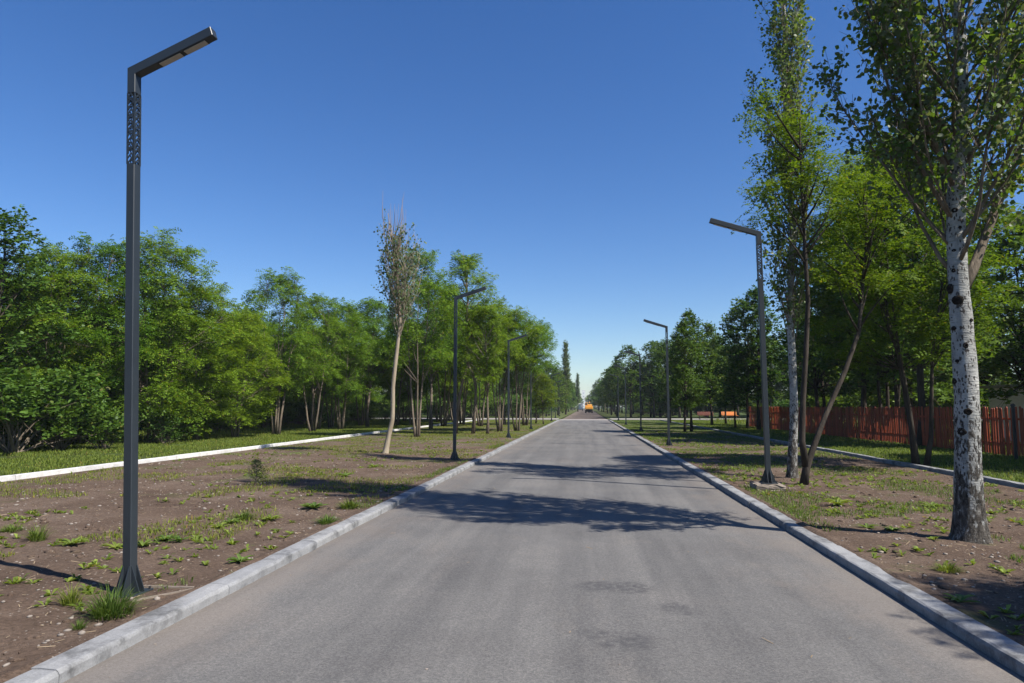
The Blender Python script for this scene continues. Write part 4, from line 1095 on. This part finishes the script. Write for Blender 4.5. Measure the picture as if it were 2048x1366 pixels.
weed(1862, 1014, "weed", WM[3], "weed", "weed just left of the large white poplar trunk", 1.3)
weed(1786, 1062, "weed", WM[1], "weed", "weed between the right kerb and the large poplar", 1.0)
weed(1735, 1056, "weed", WM[0], "weed", "weed by the trunk shadow near the right kerb", 1.0)
# conifer sapling
p = at(512, 962, .09); sp = thing("conifer_sapling", (p.x, p.y, gzf(p.x, p.y)), "tiny conifer sapling standing alone on the bare soil", "sapling")
obj("stem", MB().tube([(0, 0, -.02), (.01, 0, .25), (0, 0, .5)], [.014, .009, .003], 5).mesh("stem", M_twig), sp)
rg = np.random.default_rng(14); Vs = []
for i in range(46):
    z = .04+.44*i/46; a = i*2.4; L = .24*(1.05-z/.5)+.03; d = np.array([math.cos(a), math.sin(a), .35]); n = 26; t = rg.uniform(.1, 1, (n, 1))
    Pn = np.array([0, 0, z])+d*L*t; Dn = nrm(d+rg.normal(0, .8, (n, 3))); Wn = nrm(np.cross(Dn, rand_dir(rg, n)))
    Vs.append(leaflet_quads(Pn, Dn, Wn, .05*np.ones(n), .008*np.ones(n)))
obj("needles", quad_mesh("needles", np.concatenate(Vs), M_needle), sp)

rg = np.random.default_rng(100)
def scatter(n, x0, x1, y0, y1, thr, seed, scale=.6, ypow=1.7):
    x = rg.uniform(x0, x1, n); y = y0+(y1-y0)*rg.uniform(0, 1, n)**ypow
    k = fbm(x*scale, y*scale, seed, 3)+np.clip((y-14)/160, 0, .22) > thr
    return x[k], y[k]
def grass(name, x, y, h, wd, label, lean=.5):
    V = blades(rg, x, y, gz(x, y), h, wd, lean); return tag(obj(name, blade_mesh(name, V, M_grass)), label, kind='stuff')
x, y = scatter(150000, -12.3, -3.6, 3, 84, .60, 31); grass("sparse_grass", x, y, .07, .010, "thin grass growing in patches on the left bare soil", 1.1)
x, y = scatter(130000, 3.05, 8.4, 3, 84, .57, 33); grass("sparse_grass", x, y, .07, .010, "thin grass growing in patches on the right bare soil", 1.1)
x, y = scatter(120000, -21.5, -12.75, 10, 84, .36, 35, .7, 1.3); grass("grass", x, y, .10, .016, "green grass strip between the pale kerb and the left wood", 1.0)
x, y = scatter(60000, 8.8, 13.6, 9, 84, .33, 37, .5, 1.4); grass("grass", x, y, .10, .016, "green grass strip before the red fence", 1.0)
x, y = scatter(40000, -40, -21, 14, 84, .45, 39, .5, 1.2); grass("undergrowth", x, y, .25, .03, "shaded undergrowth on the floor of the left wood", .7)
x, y = scatter(25000, 13.9, 36, 15, 84, .40, 41, .5, 1.2); grass("undergrowth", x, y, .3, .035, "shaded undergrowth behind the red fence", .7)
def kerb_grass(x0, x1, label):
    n = 9000; x = rg.uniform(x0, x1, n); y = 2.5+60*rg.uniform(0, 1, n)**1.6; k = fbm(x*.6, y*.9, 61, 3) > .56
    grass("sparse_grass", x[k], y[k], .07, .008, label, 1.1)
kerb_grass(-3.75, -3.43, "grass fringe along the back of the left road kerb"); kerb_grass(2.93, 3.3, "grass fringe along the back of the right road kerb")
kerb_grass(-12.8, -12.66, "grass fringe leaning on the pale left kerb")
# small weeds as one mass
def small_weeds(name, xs, ys, label):
    base = []; F = []; k = 0; V = []
    for x, y in zip(xs, ys):
        n = rng.randrange(5, 10); z = gzf(x, y)
        for i in range(n):
            a = rng.uniform(0, 6.283); L = rng.uniform(.04, .10); wd = rng.uniform(.010, .022); c, s = math.cos(a), math.sin(a); e = rng.uniform(.1, .9)*L
            V += [(x, y, z), (x+c*L*.5-s*wd, y+s*L*.5+c*wd, z+e*.7+.004), (x+c*L, y+s*L, z+e*.8), (x+c*L*.5+s*wd, y+s*L*.5-c*wd, z+e*.7+.004)]
            F.append((k, k+1, k+2, k+3)); k += 4
    tag(obj(name, np_mesh(name, np.array(V), np.array(F), M_weed)), label, kind='stuff')
x, y = scatter(3000, -12.2, -3.5, 3.2, 45, .58, 51, .9, 1.5); small_weeds("small_weeds", x, y, "small weeds dotted over the left bare soil")
x, y = scatter(3400, 2.98, 8.4, 3.2, 45, .52, 53, .9, 1.5); small_weeds("small_weeds", x, y, "small weeds dotted over the right bare soil")
# pebbles and litter
ico = bmesh.new(); bmesh.ops.create_icosphere(ico, subdivisions=1, radius=1); IV = np.array([v.co[:] for v in ico.verts]); IF = np.array([[v.index for v in f.verts] for f in ico.faces]); ico.free()
def pebbles(name, x, y, zf, r0, r1, label, mat):
    n = len(x); r = r0+(r1-r0)*rg.uniform(0, 1, n)**7; a = rg.uniform(0, 6.28, n); c, s = np.cos(a), np.sin(a)
    sc = np.stack([r*rg.uniform(.7, 1.5, n), r*rg.uniform(.6, 1.1, n), r*rg.uniform(.3, .6, n)], 1)
    P = IV[None]*sc[:, None]*rg.uniform(.78, 1.15, (n, len(IV), 1))
    X = P[..., 0]*c[:, None]-P[..., 1]*s[:, None]+x[:, None]; Y = P[..., 0]*s[:, None]+P[..., 1]*c[:, None]+y[:, None]; Z = P[..., 2]+zf[:, None]+sc[:, 2:3]*.4
    F = (IF[None]+(np.arange(n)*len(IV))[:, None, None]).reshape(-1, 3)
    tag(obj(name, np_mesh(name, np.stack([X, Y, Z], -1).reshape(-1, 3), F, mat)), label, kind='stuff')
n = 12000
x = rg.uniform(-12.3, -3.5, n); y = 2.5+32*rg.uniform(0, 1, n)**1.6; pebbles("pebbles", x, y, gz(x, y), .003, .034, "pale pebbles lying on the left bare soil", M_stone)
x = rg.uniform(3.0, 8.4, n); y = 2.5+32*rg.uniform(0, 1, n)**1.6; pebbles("pebbles", x, y, gz(x, y), .003, .028, "pale pebbles lying on the right bare soil", M_stone)
n = 5000; x = rg.uniform(-12.3, -3.55, n); y = 2.5+22*rg.uniform(0, 1, n)**1.5; pebbles("soil_clods", x, y, gz(x, y)-.006, .008, .06, "crumbly clods on the left bare soil", M_soil)
n = 3500; x = rg.uniform(3.05, 8.4, n); y = 2.5+22*rg.uniform(0, 1, n)**1.5; pebbles("soil_clods", x, y, gz(x, y)-.006, .008, .06, "crumbly clods on the right bare soil", M_soil)
n = 420; x = rg.uniform(-3.1, 2.6, n); y = 2.5+20*rg.uniform(0, 1, n)**1.5
edge = rg.uniform(0, 1, n) < .6; x = np.where(edge, np.where(rg.uniform(0, 1, n) < .5, -3.15+np.abs(rg.normal(0, .12, n)), 2.65-np.abs(rg.normal(0, .12, n))), x)
pebbles("road_grit", x, y, np.zeros(n), .002, .012, "loose grit on the asphalt", M_stone)
def litter(name, n, x0, x1, y0, y1, zf, label):
    x = rg.uniform(x0, x1, n); y = y0+(y1-y0)*rg.uniform(0, 1, n)**1.5; z = zf(x, y)+.006
    a = rg.uniform(0, 6.28, n); L = .010+.05*rg.uniform(0, 1, n)**4; wd = rg.uniform(.002, .005, n)
    d = np.stack([np.cos(a)*L, np.sin(a)*L, rg.normal(0, .006, n)], 1); s = np.stack([-np.sin(a)*wd, np.cos(a)*wd, 0*a], 1); P = np.stack([x, y, z], 1)
    up = np.stack([0*a, 0*a, wd*.8], 1)
    tri = np.stack([P-d-s, P+d-s, P+d+s, P-d+s, P-d+up, P+d+up], 1)
    i = np.arange(n)[:, None]*6; F = np.concatenate([i+np.array([[0, 1, 5, 4]]), i+np.array([[2, 3, 4, 5]])])
    tag(obj(name, np_mesh(name, tri.reshape(-1, 3), F, M_straw)), label, kind='stuff')
litter("dry_litter", 3200, -12.3, -3.5, 2.5, 26, gz, "dry straw and twigs scattered on the left bare soil")
litter("dry_litter", 2400, 3.0, 8.4, 2.5, 26, gz, "dry straw and twigs scattered on the right bare soil")
litter("road_litter", 30, -3.0, 2.5, 3, 18, lambda x, y: x*0, "dry bits lying on the asphalt")

# ------------------------------------------------------------------ summer haze
hm = bpy.data.materials.new("haze"); hm.use_nodes = True; hn = hm.node_tree
hn.nodes.remove(hn.nodes["Principled BSDF"])
pv = hn.nodes.new("ShaderNodeVolumePrincipled"); pv.inputs["Color"].default_value = (.80, .90, 1, 1); pv.inputs["Density"].default_value = .00025
hn.links.new(pv.outputs[0], hn.nodes["Material Output"].inputs["Volume"])
tag(obj("haze", MB().box((0, 1100, 16), (3100, 2900, 34.4)).mesh("haze", hm)), "thin bluish haze over the far avenue", kind='stuff')
